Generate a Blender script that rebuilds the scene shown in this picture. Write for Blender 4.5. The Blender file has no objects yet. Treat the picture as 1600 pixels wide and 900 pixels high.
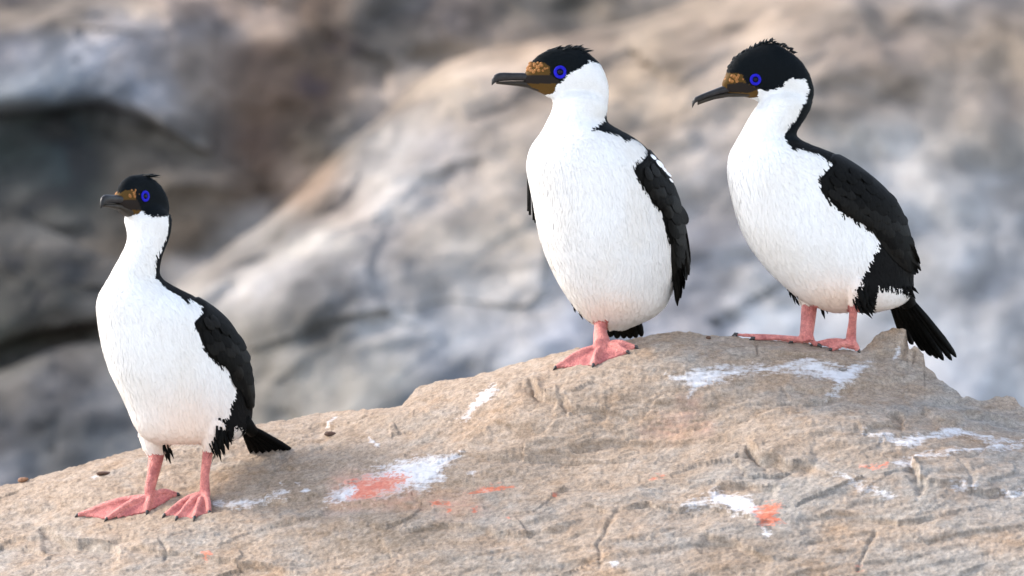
import bpy, bmesh, math, random
import numpy as np
from mathutils import Vector, Matrix
from mathutils.bvhtree import BVHTree

sc = bpy.context.scene
COL = sc.collection
random.seed(7)
RNG = np.random.default_rng(11)

# ------------------------------------------------------------------ camera, sky, sun, exposure
CAM_D = 12.0                      # metres from the lens to the birds' plane (y = 0)
PXM = 900.0                       # photo pixels per metre on that plane
cam = bpy.data.cameras.new('camera')
cam_o = bpy.data.objects.new('camera', cam)
COL.objects.link(cam_o)
cam_o.location = (0, -CAM_D, 0)
cam_o.rotation_euler = (math.radians(90), 0, 0)
cam.sensor_width = 36
cam.lens = 36 * CAM_D / (1600 / PXM)
cam.clip_start = 0.5
cam.clip_end = 6000
cam.dof.use_dof = True
cam.dof.focus_distance = CAM_D + 0.02
cam.dof.aperture_fstop = 5.6
sc.camera = cam_o

SUN_EL, SUN_AZ = 34.0, -70.0      # elevation; azimuth from +Y towards +X (negative: left)
world = bpy.data.worlds.new('World')
sc.world = world
world.use_nodes = True
nt = world.node_tree
bg = nt.nodes['Background']
sky = nt.nodes.new('ShaderNodeTexSky')
sky.sky_type = 'NISHITA'
sky.sun_disc = False
sky.sun_elevation = math.radians(SUN_EL)
sky.sun_rotation = math.radians(SUN_AZ)
sky.air_density = 1.0
sky.dust_density = 1.2
sky.ozone_density = 1.0
hs = nt.nodes.new('ShaderNodeHueSaturation')      # thin high cloud: a paler, less blue sky
hs.inputs['Saturation'].default_value = 0.62
nt.links.new(sky.outputs[0], hs.inputs['Color'])
nt.links.new(hs.outputs[0], bg.inputs[0])
bg.inputs[1].default_value = 0.15
sun = bpy.data.lights.new('sun', 'SUN')
sun.energy = 1.2
sun.angle = math.radians(14)
sun.color = (1.0, 0.89, 0.76)
sun_o = bpy.data.objects.new('sun', sun)
COL.objects.link(sun_o)
_e, _a = math.radians(SUN_EL), math.radians(SUN_AZ)
sdir = Vector((math.sin(_a) * math.cos(_e), math.cos(_a) * math.cos(_e), math.sin(_e)))
sun_o.rotation_euler = (-sdir).to_track_quat('-Z', 'Y').to_euler()
sun_o.location = sdir * 8
sc.view_settings.view_transform = 'Standard'
sc.view_settings.look = 'None'
sc.view_settings.exposure = 1.94
sc.view_settings.gamma = 1.0
sc.view_settings.use_curve_mapping = False
sc.render.engine = 'CYCLES'
sc.cycles.max_bounces = 8
sc.cycles.use_denoising = True

# ------------------------------------------------------------------ helpers
def P(px, py, y=0.0):
    """the point seen at photo pixel (px, py) at depth y"""
    k = (CAM_D + y) / CAM_D / PXM
    return np.array(((px - 800) * k, y, (450 - py) * k))

def Pn(px, py, y):
    k = (CAM_D + y) / CAM_D / PXM
    return np.stack(((px - 800) * k, y + 0 * k, (450 - py) * k), -1)

def to_px(v):
    k = PXM * CAM_D / (CAM_D + v[:, 1])
    return np.stack((800 + v[:, 0] * k, 450 - v[:, 2] * k), -1)

def hash3(i, j, k, seed):
    n = (i * 374761393 + j * 668265263 + k * 2147483647 + seed * 974711) & 0xffffffff
    n = ((n ^ (n >> 13)) * 1274126177) & 0xffffffff
    n = ((n ^ (n >> 16)) * 2246822519) & 0xffffffff
    return ((n ^ (n >> 15)) & 0xffff) / 32767.5 - 1.0

def vnoise(p, seed=0):
    p = np.asarray(p, float)
    f0 = np.floor(p).astype(np.int64)
    f = p - f0
    f = f * f * f * (f * (f * 6 - 15) + 10)
    out = 0
    for dx in (0, 1):
        wx = f[..., 0] if dx else 1 - f[..., 0]
        for dy in (0, 1):
            wy = f[..., 1] if dy else 1 - f[..., 1]
            for dz in (0, 1):
                wz = f[..., 2] if dz else 1 - f[..., 2]
                out = out + wx * wy * wz * hash3(f0[..., 0] + dx, f0[..., 1] + dy, f0[..., 2] + dz, seed)
    return out

def facets(p, seed, tilt=1.0):
    """broken planes: every cell of a 3-D cell pattern is its own tilted flat face"""
    b0 = np.floor(p).astype(np.int64)
    best = np.full(len(p), 9.0); val = np.zeros(len(p))
    for dx in (-1, 0, 1):
        for dy in (-1, 0, 1):
            for dz in (-1, 0, 1):
                i, j, k = b0[:, 0] + dx, b0[:, 1] + dy, b0[:, 2] + dz
                c = np.stack((i + .5 + .45 * hash3(i, j, k, seed), j + .5 + .45 * hash3(i, j, k, seed + 1), k + .5 + .45 * hash3(i, j, k, seed + 2)), -1)
                r = p - c
                d2 = (r * r).sum(1)
                m = d2 < best
                best[m] = d2[m]
                g = hash3(i, j, k, seed + 3), hash3(i, j, k, seed + 4), hash3(i, j, k, seed + 5)
                v_ = tilt * (r[:, 0] * g[0] + r[:, 1] * g[1] + r[:, 2] * g[2]) + 0.35 * hash3(i, j, k, seed + 6)
                val[m] = v_[m]
    return val

def fbm(p, oct=4, seed=0, gain=0.5):
    a, s, t = 1.0, 0, 0
    p = np.asarray(p, float)
    for o in range(oct):
        s = s + a * vnoise(p, seed + o * 17)
        t += a
        a *= gain
        p = p * 2.03 + 11.3
    return s / t

def sstep(a, b, x):
    t = np.clip((x - a) / (b - a), 0, 1)
    return t * t * (3 - 2 * t)

def in_poly(pts, poly):
    x, y = pts[:, 0], pts[:, 1]
    r = np.zeros(len(pts), bool)
    n = len(poly)
    for i in range(n):
        x1, y1 = poly[i]
        x2, y2 = poly[(i + 1) % n]
        if y1 == y2:
            continue
        c = ((y1 > y) != (y2 > y)) & (x < (x2 - x1) * (y - y1) / (y2 - y1) + x1)
        r ^= c
    return r

def seg_dist(pts, line, closed=False):
    """distance to a polyline, sign of the side (positive below / right of it), position 0..1 along it"""
    best = np.full(len(pts), 1e9)
    side = np.zeros(len(pts))
    par = np.zeros(len(pts))
    ln = [np.array(q, float) for q in line]
    if closed:
        ln = ln + [ln[0]]
    L = sum(np.linalg.norm(ln[i + 1] - ln[i]) for i in range(len(ln) - 1))
    acc = 0
    for i in range(len(ln) - 1):
        a, b = ln[i], ln[i + 1]
        d = b - a
        l = np.linalg.norm(d)
        t = np.clip(((pts - a) @ d) / (l * l), 0, 1)
        q = a + t[:, None] * d
        w = pts - q
        ds = np.hypot(w[:, 0], w[:, 1])
        m = ds < best
        best[m] = ds[m]
        cr = d[0] * (pts[:, 1] - a[1]) - d[1] * (pts[:, 0] - a[0])
        side[m] = np.sign(cr)[m]
        par[m] = ((acc + t * l) / L)[m]
        acc += l
    return best, side, par

def poly_soft(pts, poly, w=6.0):
    """1 well inside, 0 well outside, 0.5 on the outline"""
    lo = np.min(poly, 0) - 4 * w
    hi = np.max(poly, 0) + 4 * w
    m = (pts[:, 0] > lo[0]) & (pts[:, 0] < hi[0]) & (pts[:, 1] > lo[1]) & (pts[:, 1] < hi[1])
    out = np.zeros(len(pts))
    if m.any():
        q = pts[m]
        d, _, _ = seg_dist(q, poly, True)
        s = np.where(in_poly(q, poly), 1, -1)
        out[m] = np.clip(0.5 + s * d / (2 * w), 0, 1)
    return out

def mesh_obj(name, verts, faces, mat=None, parent=None, smooth=True, cols=None, attrs=None):
    me = bpy.data.meshes.new(name)
    verts = np.asarray(verts, np.float32)
    fa = np.asarray(faces) if not isinstance(faces, list) or (faces and all(len(f) == len(faces[0]) for f in faces)) else None
    if fa is not None and fa.ndim == 2:
        n, k = fa.shape
        me.vertices.add(len(verts))
        me.vertices.foreach_set('co', verts.ravel())
        me.loops.add(n * k)
        me.loops.foreach_set('vertex_index', fa.astype(np.int32).ravel())
        me.polygons.add(n)
        me.polygons.foreach_set('loop_start', np.arange(0, n * k, k, dtype=np.int32))
        me.update(calc_edges=True)
    else:
        me.from_pydata([tuple(map(float, v)) for v in verts], [], [tuple(map(int, f)) for f in faces])
        me.update()
    me.validate()
    if smooth:
        me.polygons.foreach_set('use_smooth', np.ones(len(me.polygons), bool))
    if cols is not None:
        a = me.color_attributes.new('Col', 'FLOAT_COLOR', 'POINT')
        c = np.ones((len(verts), 4), np.float32)
        c[:, :3] = cols
        a.data.foreach_set('color', c.ravel())
    for k, v in (attrs or {}).items():
        a = me.attributes.new(k, 'FLOAT', 'POINT')
        a.data.foreach_set('value', np.asarray(v, np.float32))
    if mat:
        me.materials.append(mat)
    o = bpy.data.objects.new(name, me)
    COL.objects.link(o)
    if parent:
        o.parent = parent
        o.matrix_parent_inverse = Matrix.Translation(-Vector(parent.location)) if parent.parent is None else Matrix.Identity(4)
    return o

def thing(name, loc, label, cat, group=None):
    o = bpy.data.objects.new(name, None)
    COL.objects.link(o)
    o.location = loc
    o.empty_display_size = 0.05
    o['label'] = label
    o['category'] = cat
    if group:
        o['group'] = group
    return o

def child(name, verts, faces, mat, root, parent=None, **kw):
    """a mesh in world coordinates under root (or, one level deeper, under a part of it)"""
    o = mesh_obj(name, np.asarray(verts) - np.array(root.location), faces, mat, None, **kw)
    o.parent = parent or root
    return o

# ------------------------------------------------------------------ materials
def new_mat(name):
    m = bpy.data.materials.new(name)
    m.use_nodes = True
    n = m.node_tree.nodes
    return m, m.node_tree, n, m.node_tree.links, n['Principled BSDF']

def node(t, kind, **kw):
    n = t.nodes.new(kind)
    for k, v in kw.items():
        setattr(n, k, v)
    return n

def noise_node(t, scale, detail=6, rough=0.6, vec=None, dist=0.0):
    n = node(t, 'ShaderNodeTexNoise')
    n.inputs['Scale'].default_value = scale
    n.inputs['Detail'].default_value = detail
    n.inputs['Roughness'].default_value = rough
    n.inputs['Distortion'].default_value = dist
    if vec:
        t.links.new(vec, n.inputs['Vector'])
    return n

def ramp(t, src, stops):
    r = node(t, 'ShaderNodeValToRGB')
    e = r.color_ramp.elements
    while len(e) < len(stops):
        e.new(0.5)
    for i, (p, c) in enumerate(stops):
        e[i].position = p
        e[i].color = (*c, 1) if isinstance(c, tuple) else (c, c, c, 1)
    t.links.new(src, r.inputs[0])
    return r

def mix(t, fac, a, b, blend='MIX'):
    m = node(t, 'ShaderNodeMix', data_type='RGBA', blend_type=blend)
    for s, v in ((m.inputs[0], fac), (m.inputs[6], a), (m.inputs[7], b)):
        if hasattr(v, 'is_linked'):
            t.links.new(v, s)
        elif isinstance(v, tuple):
            s.default_value = (*v, 1)
        else:
            s.default_value = v
    return m.outputs[2]

def math_n(t, op, a, b=None):
    m = node(t, 'ShaderNodeMath', operation=op)
    for s, v in ((m.inputs[0], a), (m.inputs[1], b)):
        if v is None:
            continue
        if hasattr(v, 'is_linked'):
            t.links.new(v, s)
        else:
            s.default_value = v
    return m.outputs[0]

def coords(t, scale=(1, 1, 1), rot=(0, 0, 0)):
    tc = node(t, 'ShaderNodeTexCoord')
    mp = node(t, 'ShaderNodeMapping')
    mp.inputs['Scale'].default_value = scale
    mp.inputs['Rotation'].default_value = rot
    t.links.new(tc.outputs['Object'], mp.inputs[0])
    return mp.outputs[0]

def attr(t, name):
    a = node(t, 'ShaderNodeAttribute', attribute_name=name)
    return a

def bump(t, height, strength, dist, normal=None):
    b = node(t, 'ShaderNodeBump')
    b.inputs['Strength'].default_value = strength
    b.inputs['Distance'].default_value = dist
    t.links.new(height, b.inputs['Height'])
    if normal:
        t.links.new(normal, b.inputs['Normal'])
    return b.outputs[0]

def make_plumage_mat():
    m, t, n, l, b = new_mat('plumage')
    a = attr(t, 'Col')
    v = coords(t, (1, 1, 0.35))
    nz = noise_node(t, 140, 4, 0.6, v)
    c = mix(t, 1.0, a.outputs['Color'], ramp(t, nz.outputs[0], [(0.25, 0.93), (0.75, 1.0)]).outputs[0], 'MULTIPLY')
    l.new(c, b.inputs['Base Color'])
    b.inputs['Roughness'].default_value = 0.7
    b.inputs['Specular IOR Level'].default_value = 0.08
    n1 = noise_node(t, 420, 3, 0.6, v)
    l.new(bump(t, n1.outputs[0], 0.25, 0.0015), b.inputs['Normal'])
    tr = node(t, 'ShaderNodeBsdfTranslucent')
    l.new(c, tr.inputs[0])
    ms = node(t, 'ShaderNodeMixShader')
    ms.inputs[0].default_value = 0.06
    l.new(b.outputs[0], ms.inputs[1])
    l.new(tr.outputs[0], ms.inputs[2])
    return m, ms

PLUME, _ms = make_plumage_mat()
_t = PLUME.node_tree
_t.links.new(_ms.outputs[0], _t.nodes['Material Output'].inputs[0])

def make_body_mat():
    m, t, n, l, b = new_mat('bird_body')
    a = attr(t, 'Col')
    leg = attr(t, 'leg')
    v = coords(t)
    nz = noise_node(t, 55, 5, 0.6, v)
    nf = noise_node(t, 330, 4, 0.7, v)
    legc = mix(t, 1.0, a.outputs['Color'], ramp(t, nz.outputs[0], [(0.3, (0.55, 0.45, 0.5)), (0.6, (1.0, 1.0, 1.0)), (0.8, (1.1, 1.25, 1.2))]).outputs[0], 'MULTIPLY')
    legc = mix(t, 1.0, legc, ramp(t, nf.outputs[0], [(0.35, 0.72), (0.6, 1.0)]).outputs[0], 'MULTIPLY')
    c = mix(t, leg.outputs['Fac'], a.outputs['Color'], legc)
    l.new(c, b.inputs['Base Color'])
    b.inputs['Roughness'].default_value = 0.6
    l.new(math_n(t, 'ADD', math_n(t, 'MULTIPLY', leg.outputs['Fac'], 0.3), 0.06), b.inputs['Specular IOR Level'])
    vo = node(t, 'ShaderNodeTexVoronoi')
    vo.inputs['Scale'].default_value = 420
    l.new(v, vo.inputs['Vector'])
    h = math_n(t, 'ADD', math_n(t, 'MULTIPLY', vo.outputs['Distance'], leg.outputs['Fac']), math_n(t, 'MULTIPLY', nz.outputs[0], leg.outputs['Fac']))
    l.new(bump(t, h, 0.8, 0.0028), b.inputs['Normal'])
    return m
BODY = make_body_mat()

def simple_mat(name, col, rough=0.5, spec=0.4, nscale=60, var=0.25, bstr=0.2, bdist=0.001, stretch=(1, 1, 1)):
    m, t, n, l, b = new_mat(name)
    v = coords(t, stretch)
    nz = noise_node(t, nscale, 5, 0.6, v)
    lo = tuple(c * (1 - var) for c in col)
    hi = tuple(min(1, c * (1 + var)) for c in col)
    l.new(ramp(t, nz.outputs[0], [(0.3, lo), (0.7, hi)]).outputs[0], b.inputs['Base Color'])
    b.inputs['Roughness'].default_value = rough
    b.inputs['Specular IOR Level'].default_value = spec
    l.new(bump(t, nz.outputs[0], bstr, bdist), b.inputs['Normal'])
    return m

FEATHER = simple_mat('dark_feather', (0.0042, 0.0040, 0.0036), 0.6, 0.04, 240, 0.45, 0.3, 0.001, (1, 1, 0.25))
FEATHER2 = simple_mat('brown_black_feather', (0.0058, 0.0052, 0.0043), 0.55, 0.06, 240, 0.45, 0.3, 0.001, (1, 1, 0.25))
CREST = simple_mat('crest_feather', (0.004, 0.006, 0.007), 0.5, 0.12, 200, 0.3)
BILL = simple_mat('bill_horn', (0.014, 0.0128, 0.013), 0.42, 0.25, 90, 0.45, 0.3, 0.001)
CARUNC = simple_mat('caruncle_skin', (0.25, 0.105, 0.028), 0.6, 0.2, 200, 0.35, 0.5, 0.001)
WFEATHER = simple_mat('white_feather', (0.78, 0.77, 0.76), 0.7, 0.1, 240, 0.05)
EYERING = simple_mat('blue_eye_skin', (0.012, 0.010, 0.36), 0.5, 0.08, 300, 0.25, 0.2, 0.0005)
IRIS = simple_mat('dark_iris', (0.003, 0.003, 0.014), 0.12, 0.15, 50, 0.1, 0.0)
CLAW = simple_mat('claw_horn', (0.03, 0.026, 0.026), 0.4, 0.5, 120, 0.4)

# ------------------------------------------------------------------ the rock the birds stand on
CREST_PX = [(-700, 900), (-300, 830), (-100, 785), (0, 760), (30, 753), (60, 745), (120, 728), (160, 716), (200, 705), (235, 697), (270, 690), (340, 677), (400, 664),
            (450, 655), (500, 645), (540, 641), (570, 640), (610, 637), (628, 634), (638, 622), (650, 606), (680, 597), (710, 592), (740, 588), (770, 579), (800, 570),
            (850, 557), (900, 545), (930, 541), (960, 535), (1000, 527), (1030, 521), (1060, 517), (1080, 519), (1100, 523), (1160, 528), (1200, 531), (1260, 537),
            (1300, 544), (1335, 549), (1347, 547), (1356, 538), (1364, 532), (1374, 524), (1386, 514), (1395, 512), (1410, 512.5), (1416, 515), (1419, 538), (1421, 545), (1428, 541),
            (1437, 545), (1443, 552), (1446, 574), (1456, 582), (1467, 590), (1480, 602), (1493, 612), (1506, 621), (1525, 624), (1545, 624), (1553, 619), (1562, 617),
            (1585, 624), (1600, 636), (1650, 650), (1800, 700), (2000, 800), (2300, 950)]
YC = [(-700, 0.45), (0, 0.42), (500, 0.38), (640, 0.30), (760, 0.24), (900, 0.17), (1050, 0.13), (1350, 0.12), (1500, 0.10), (1600, 0.05), (2300, -0.1)]
BREAK = [(-700, 880), (0, 828), (200, 822), (340, 806), (450, 793), (617, 779), (800, 764), (1000, 752), (1200, 735), (1400, 720), (1600, 712), (2300, 800)]

cols_px = np.concatenate((np.arange(-700, -30, 12), np.arange(-30, 1631, 1.5), np.arange(1640, 2300, 12)))
crest = np.interp(cols_px, *zip(*CREST_PX))
crest = crest + (1 + 2.2 * sstep(1330, 1360, cols_px)) * 1.2 * vnoise(np.stack((cols_px / 9, 0 * cols_px, 0 * cols_px), -1), 3) + 0.8 * vnoise(np.stack((cols_px / 4, 0 * cols_px, 0 * cols_px), -1), 5)
ycr = np.interp(cols_px, *zip(*YC))
brk = np.interp(cols_px, *zip(*BREAK)) + 5 * vnoise(np.stack((cols_px / 60, 0 * cols_px, 0 * cols_px), -1), 9)
tt = np.concatenate((np.arange(0, 30, 1.0), np.arange(30, 400, 1.5), np.arange(400, 1300, 15)))
NC, NT = len(cols_px), len(tt)
PXG = np.repeat(cols_px[:, None], NT, 1)
kw = np.exp(-0.5 * (np.arange(-160, 161) * 1.5 / 72) ** 2); kw /= kw.sum()
fx = np.arange(-900, 2501, 1.5)
crest_s = np.interp(cols_px, fx, np.convolve(np.pad(np.interp(fx, *zip(*CREST_PX)), 160, 'edge'), kw, 'valid'))
PYG = crest_s[:, None] + tt[None, :] + (crest - crest_s)[:, None] * np.exp(-tt / 22)[None, :]
# slope of the surface (degrees from level) grows from the crest to the broken front face
bel = np.concatenate((np.arange(-90, 420, 1.5), np.arange(420, 1400, 12)))
GX_ = np.repeat(cols_px[:, None], len(bel), 1)
GY_ = crest_s[:, None] + bel[None, :]
rel_ = GY_ - brk[:, None]
slope = 17 + 9 * sstep(-220, -20, rel_) + 13 * sstep(-25, 45, rel_) + 14 * sstep(60, 260, rel_) + 16 * sstep(250, 700, rel_)
slope = slope + 6 * np.exp(-np.abs(bel)[None, :] / 8.0) + 26 * sstep(4, -22, bel)[None, :]
slope = slope + 7 * fbm(np.stack((GX_ / 400, GY_ / 60, 0 * GX_), -1), 3, 21)
slope = slope + 22 * np.exp(-((GX_ - 1395) / 55) ** 2) * np.exp(-np.maximum(bel, 0) / 45)[None, :]
slope = np.clip(slope, 8, 80)
db = np.diff(bel, prepend=bel[0])
Yr = -np.cumsum(db[None, :] / np.tan(np.radians(slope)), 1) / PXM
z0 = np.argmin(np.abs(bel))
Yr = Yr - Yr[:, z0:z0 + 1] + ycr[:, None]
YG = np.stack([np.interp(PYG[i] - crest_s[i], bel, Yr[i]) for i in range(NC)])
# lower down the face no longer follows the outline of the crest: one broad, evenly tilted front
ref = 748 - 0.155 * cols_px
yref = 0.42 - 0.00021 * cols_px
s2 = 21 + 10 * sstep(20, 190, bel)[None, :] + 16 * sstep(170, 420, bel)[None, :] + 16 * sstep(400, 900, bel)[None, :] + 6 * fbm(np.stack((GX_ / 520, np.repeat(bel[None, :], NC, 0) / 60, 0 * GX_ + 5), -1), 3, 22)
Y2r = -np.cumsum(db[None, :] / np.tan(np.radians(s2)), 1) / PXM
Y2r = Y2r - Y2r[:, z0:z0 + 1]
Y2 = np.stack([yref[i] + np.interp(PYG[i] - ref[i], bel, Y2r[i]) for i in range(NC)])
wb = sstep(10, 210, PYG - crest_s[:, None])
YG = YG * (1 - wb) + Y2 * wb
YG = np.minimum.accumulate(YG, 1)
slope = np.stack([np.interp(PYG[i] - crest_s[i], bel, slope[i]) for i in range(NC)])
rel = PYG - brk[:, None]
V = Pn(PXG, PYG, YG)

# relief: bedding, lumps, grain, and the ledges and cracks seen in the photograph
pts = np.stack((PXG.ravel(), PYG.ravel()), -1)
W3 = V.reshape(-1, 3)
edge = sstep(0, 26, np.broadcast_to(tt[None, :], PXG.shape)).ravel()
bed = W3 * np.array((2.0, 3.0, 9.0)) + np.array((0, 0, 1.0)) * (W3[:, :1] * -1.1)
d = 0.013 * edge * fbm(bed * 1.3, 3, 31) + 0.0036 * (0.25 + 0.75 * edge) * fbm(bed * np.array((4, 6, 5.0)), 4, 37)
rg = 1 - np.abs(fbm(bed * np.array((3.2, 4, 3.5)), 4, 43))
d += 0.0032 * edge * (rg ** 3 - 0.45)
# terraces of thin beds
q = (W3[:, 2] - 0.18 * W3[:, 0] + 0.10 * W3[:, 1] + 0.02 * fbm(W3 * np.array((5, 5, 5)), 3, 51)) / 0.028
d += 0.0045 * edge * sstep(0.0, 0.6, fbm(W3 * 4, 3, 57) + 0.2) * (sstep(0.0, 0.22, q - np.floor(q)) - (q - np.floor(q)))
wq = W3 + 0.02 * np.stack([fbm(W3 * 9, 3, 401 + k) for k in range(3)], -1) - np.array((0, 0, 1.0)) * (W3[:, :1] * 0.16)
d += edge * (0.0050 * facets(wq * np.array((4.5, 8, 20)), 411) + 0.0012 * facets(wq * np.array((13, 22, 55)), 421)) + (0.3 + 0.7 * edge) * 0.0005 * facets(wq * np.array((42, 60, 130)), 431)
g1 = fbm(W3 * np.array((55, 55, 95)), 3, 61)
g2 = vnoise(W3 * np.array((160, 160, 230)), 67)
d += (0.0013 * g1 + 0.0011 * g2) * (0.5 + 0.5 * edge)
d += 0.0013 * edge * np.minimum(0, fbm(W3 * np.array((26, 26, 60)), 3, 71) + 0.15) * 3
LEDGES = [  # polyline, drop in metres, reach in pixels below, reach above
    ([(58, 829), (75, 827), (120, 842), (190, 851)], .014, 22, 14), ([(190, 852), (300, 868), (420, 884), (470, 896)], .009, 20, 14),
    ([(0, 846), (40, 852), (75, 862)], .006, 16, 10), ([(660, 642), (676, 648), (692, 656)], .005, 10, 12),
    ([(822, 594), (832, 602), (845, 616), (872, 621)], .016, 14, 10), ([(868, 616), (895, 630), (915, 634), (952, 637)], .014, 12, 12),
    ([(930, 632), (960, 640), (985, 650)], .008, 10, 10), ([(760, 664), (812, 661), (840, 667)], .006, 9, 9),
    ([(1160, 696), (1178, 704), (1203, 716), (1235, 724), (1275, 727)], .022, 14, 26), ([(1384, 650), (1397, 646), (1420, 656)], .014, 12, 8),
    ([(1120, 759), (1160, 757), (1217, 764)], .011, 14, 14), ([(1428, 708), (1429, 728), (1440, 748), (1452, 752)], .012, 16, 10),
    ([(1421, 757), (1480, 756), (1540, 764), (1600, 768)], .007, 16, 14), ([(1335, 668), (1356, 680), (1385, 690)], .006, 12, 10),
    ([(960, 800), (1010, 790), (1063, 797), (1108, 793), (1160, 806), (1185, 822)], .009, 20, 10), ([(1090, 835), (1150, 845), (1215, 880)], .010, 22, 16),
    ([(352, 792), (400, 786), (455, 779), (500, 772)], .008, 12, 10), ([(500, 790), (560, 789), (610, 783), (680, 787)], .007, 22, 12),
    ([(1000, 755), (1060, 760), (1130, 752)], .006, 16, 12), ([(880, 690), (960, 684), (1040, 690), (1100, 684)], .006, 14, 12),
    ([(1220, 600), (1280, 606), (1335, 598)], .006, 12, 12), ([(970, 612), (1030, 628), (1080, 622), (1130, 634)], .007, 12, 14),
    ([(700, 700), (780, 706), (860, 702), (930, 712)], .005, 14, 10), ([(1500, 640), (1540, 650), (1600, 664)], .010, 16, 10),
    ([(1240, 810), (1320, 800), (1400, 812), (1470, 806)], .007, 18, 12), ([(620, 830), (700, 822), (800, 838), (900, 830)], .008, 24, 14),
    ([(1440, 640), (1470, 655), (1500, 668)], .008, 14, 12), ([(150, 770), (210, 762), (240, 764)], .003, 10, 8)]
CRACKS = [([(1368, 829), (1352, 860), (1337, 900)], .004, 3.2), ([(967, 799), (948, 830), (936, 853), (936, 900)], .004, 3.5), ([(1184, 560), (1183, 545), (1180, 533)], .005, 2.5),
          ([(1417, 516), (1414, 540), (1412, 566)], .006, 2.5), ([(1428, 548), (1426, 572)], .005, 2.2), ([(250, 845), (262, 860), (256, 880)], .004, 3), ([(1500, 725), (1520, 745), (1515, 770)], .004, 3)]
wob = np.stack((5 * vnoise(np.stack((pts[:, 0] / 14, pts[:, 1] / 9, 0 * pts[:, 0]), -1), 81), 3.5 * vnoise(np.stack((pts[:, 0] / 22, pts[:, 1] / 14, 0 * pts[:, 0] + 4), -1), 83)), -1)
wp = pts + wob
for line, h, dn, up in LEDGES:
    la = np.array(line)
    m = (wp[:, 0] > la[:, 0].min() - 40) & (wp[:, 0] < la[:, 0].max() + 40) & (wp[:, 1] > la[:, 1].min() - 60) & (wp[:, 1] < la[:, 1].max() + 80)
    ds, sd, pr = seg_dist(wp[m], line)
    tap = sstep(0, 0.12, pr) * sstep(0, 0.12, 1 - pr) + 0.0
    d[m] += tap * 1.15 * h * (0.85 + 0.45 * vnoise(W3[m] * np.array((16, 16, 30)), 91)) * np.where(sd > 0, -np.exp(-ds / dn) * sstep(0, 4.0, ds), 0.45 * np.exp(-ds / up))
for line, h, w in CRACKS:
    la = np.array(line)
    m = (wp[:, 0] > la[:, 0].min() - 20) & (wp[:, 0] < la[:, 0].max() + 20) & (wp[:, 1] > la[:, 1].min() - 20) & (wp[:, 1] < la[:, 1].max() + 20)
    ds, sd, pr = seg_dist(pts[m] + 0.5 * wob[m], line)
    d[m] -= h * np.exp(-(ds / w) ** 2) * sstep(0, 0.15, 1 - pr)
sl = np.radians(slope).ravel()
nrm = np.stack((0 * sl, -np.sin(sl), np.cos(sl)), -1)
VD = (W3 + nrm * d[:, None]).reshape(NC, NT, 3)

GUANO = [([(503, 787), (515, 768), (560, 742), (600, 726), (650, 714), (718, 704), (708, 720), (692, 735), (702, 747), (668, 762), (640, 766), (600, 778), (550, 786)], 9),
         ([(725, 738), (740, 733), (748, 738), (738, 743)], 4), ([(576, 684), (586, 690), (594, 701), (588, 702), (579, 694)], 3), ([(511, 668), (517, 656), (526, 655), (521, 665)], 3),
         ([(712, 657), (735, 638), (750, 615), (772, 602), (782, 611), (766, 629), (745, 642), (730, 654)], 6),
         ([(1039, 592), (1090, 581), (1150, 576), (1200, 574), (1260, 567), (1300, 571), (1345, 569), (1365, 565), (1348, 585), (1322, 597), (1306, 611), (1290, 614), (1305, 597), (1288, 589), (1240, 582), (1180, 586), (1130, 596), (1095, 604), (1075, 622), (1078, 602)], 6),
         ([(1350, 680), (1385, 681), (1410, 688), (1450, 678), (1490, 666), (1508, 672), (1545, 680), (1600, 688), (1600, 694), (1540, 688), (1500, 680), (1470, 686), (1440, 694), (1412, 701), (1385, 692)], 5),
         ([(1392, 724), (1420, 711), (1450, 706), (1500, 704), (1560, 693), (1600, 696), (1600, 705), (1540, 706), (1500, 713), (1440, 716), (1422, 727), (1402, 731)], 5),
         ([(1108, 767), (1140, 767), (1175, 779), (1194, 800), (1188, 818), (1160, 807), (1130, 797), (1106, 789)], 6), ([(1060, 795), (1080, 781), (1108, 779), (1100, 795), (1075, 799)], 6),
         ([(1560, 763), (1600, 765), (1600, 773), (1575, 771)], 4), ([(332, 784), (365, 781), (400, 777), (445, 770), (455, 777), (410, 785), (370, 792), (335, 792)], 5),
         ([(470, 769), (482, 767), (486, 772), (474, 774)], 3), ([(458, 755), (470, 755), (466, 760)], 2.5), ([(436, 756), (446, 757), (440, 761)], 2.5),
         ([(1395, 548), (1406, 544), (1408, 560), (1396, 562)], 3), ([(1300, 742), (1350, 756), (1400, 775), (1390, 780), (1340, 764)], 7), ([(950, 884), (965, 880), (968, 890), (955, 893)], 3),
         ([(140, 752), (152, 747), (156, 750), (146, 755)], 2.5), ([(1190, 822), (1206, 830), (1200, 842), (1188, 836)], 5), ([(1485, 757), (1530, 757), (1525, 762), (1490, 763)], 4)]
KRILL = [([(535, 755), (560, 742), (600, 737), (640, 741), (634, 755), (612, 771), (575, 784), (542, 781), (552, 762)], 7), ([(725, 769), (760, 756), (800, 751), (808, 757), (772, 767), (740, 771)], 4),
         ([(668, 782), (700, 780), (706, 790), (680, 790)], 4), ([(698, 796), (706, 794), (706, 804), (698, 804)], 3), ([(738, 794), (746, 793), (746, 802), (738, 803)], 3), ([(745, 803), (754, 803), (752, 809)], 3),
         ([(862, 769), (870, 769), (870, 776), (862, 776)], 2.5), ([(790, 811), (798, 812), (795, 817)], 2.5), ([(1345, 731), (1370, 726), (1388, 723), (1390, 732), (1362, 735)], 4),
         ([(1168, 796), (1198, 786), (1223, 789), (1212, 803), (1227, 815), (1200, 824), (1178, 815)], 6), ([(314, 866), (330, 863), (334, 872), (320, 875)], 4), ([(1335, 886), (1345, 884), (1344, 896), (1336, 896)], 4), ([(1015, 742), (1030, 738), (1040, 744), (1022, 748)], 5)]
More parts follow.
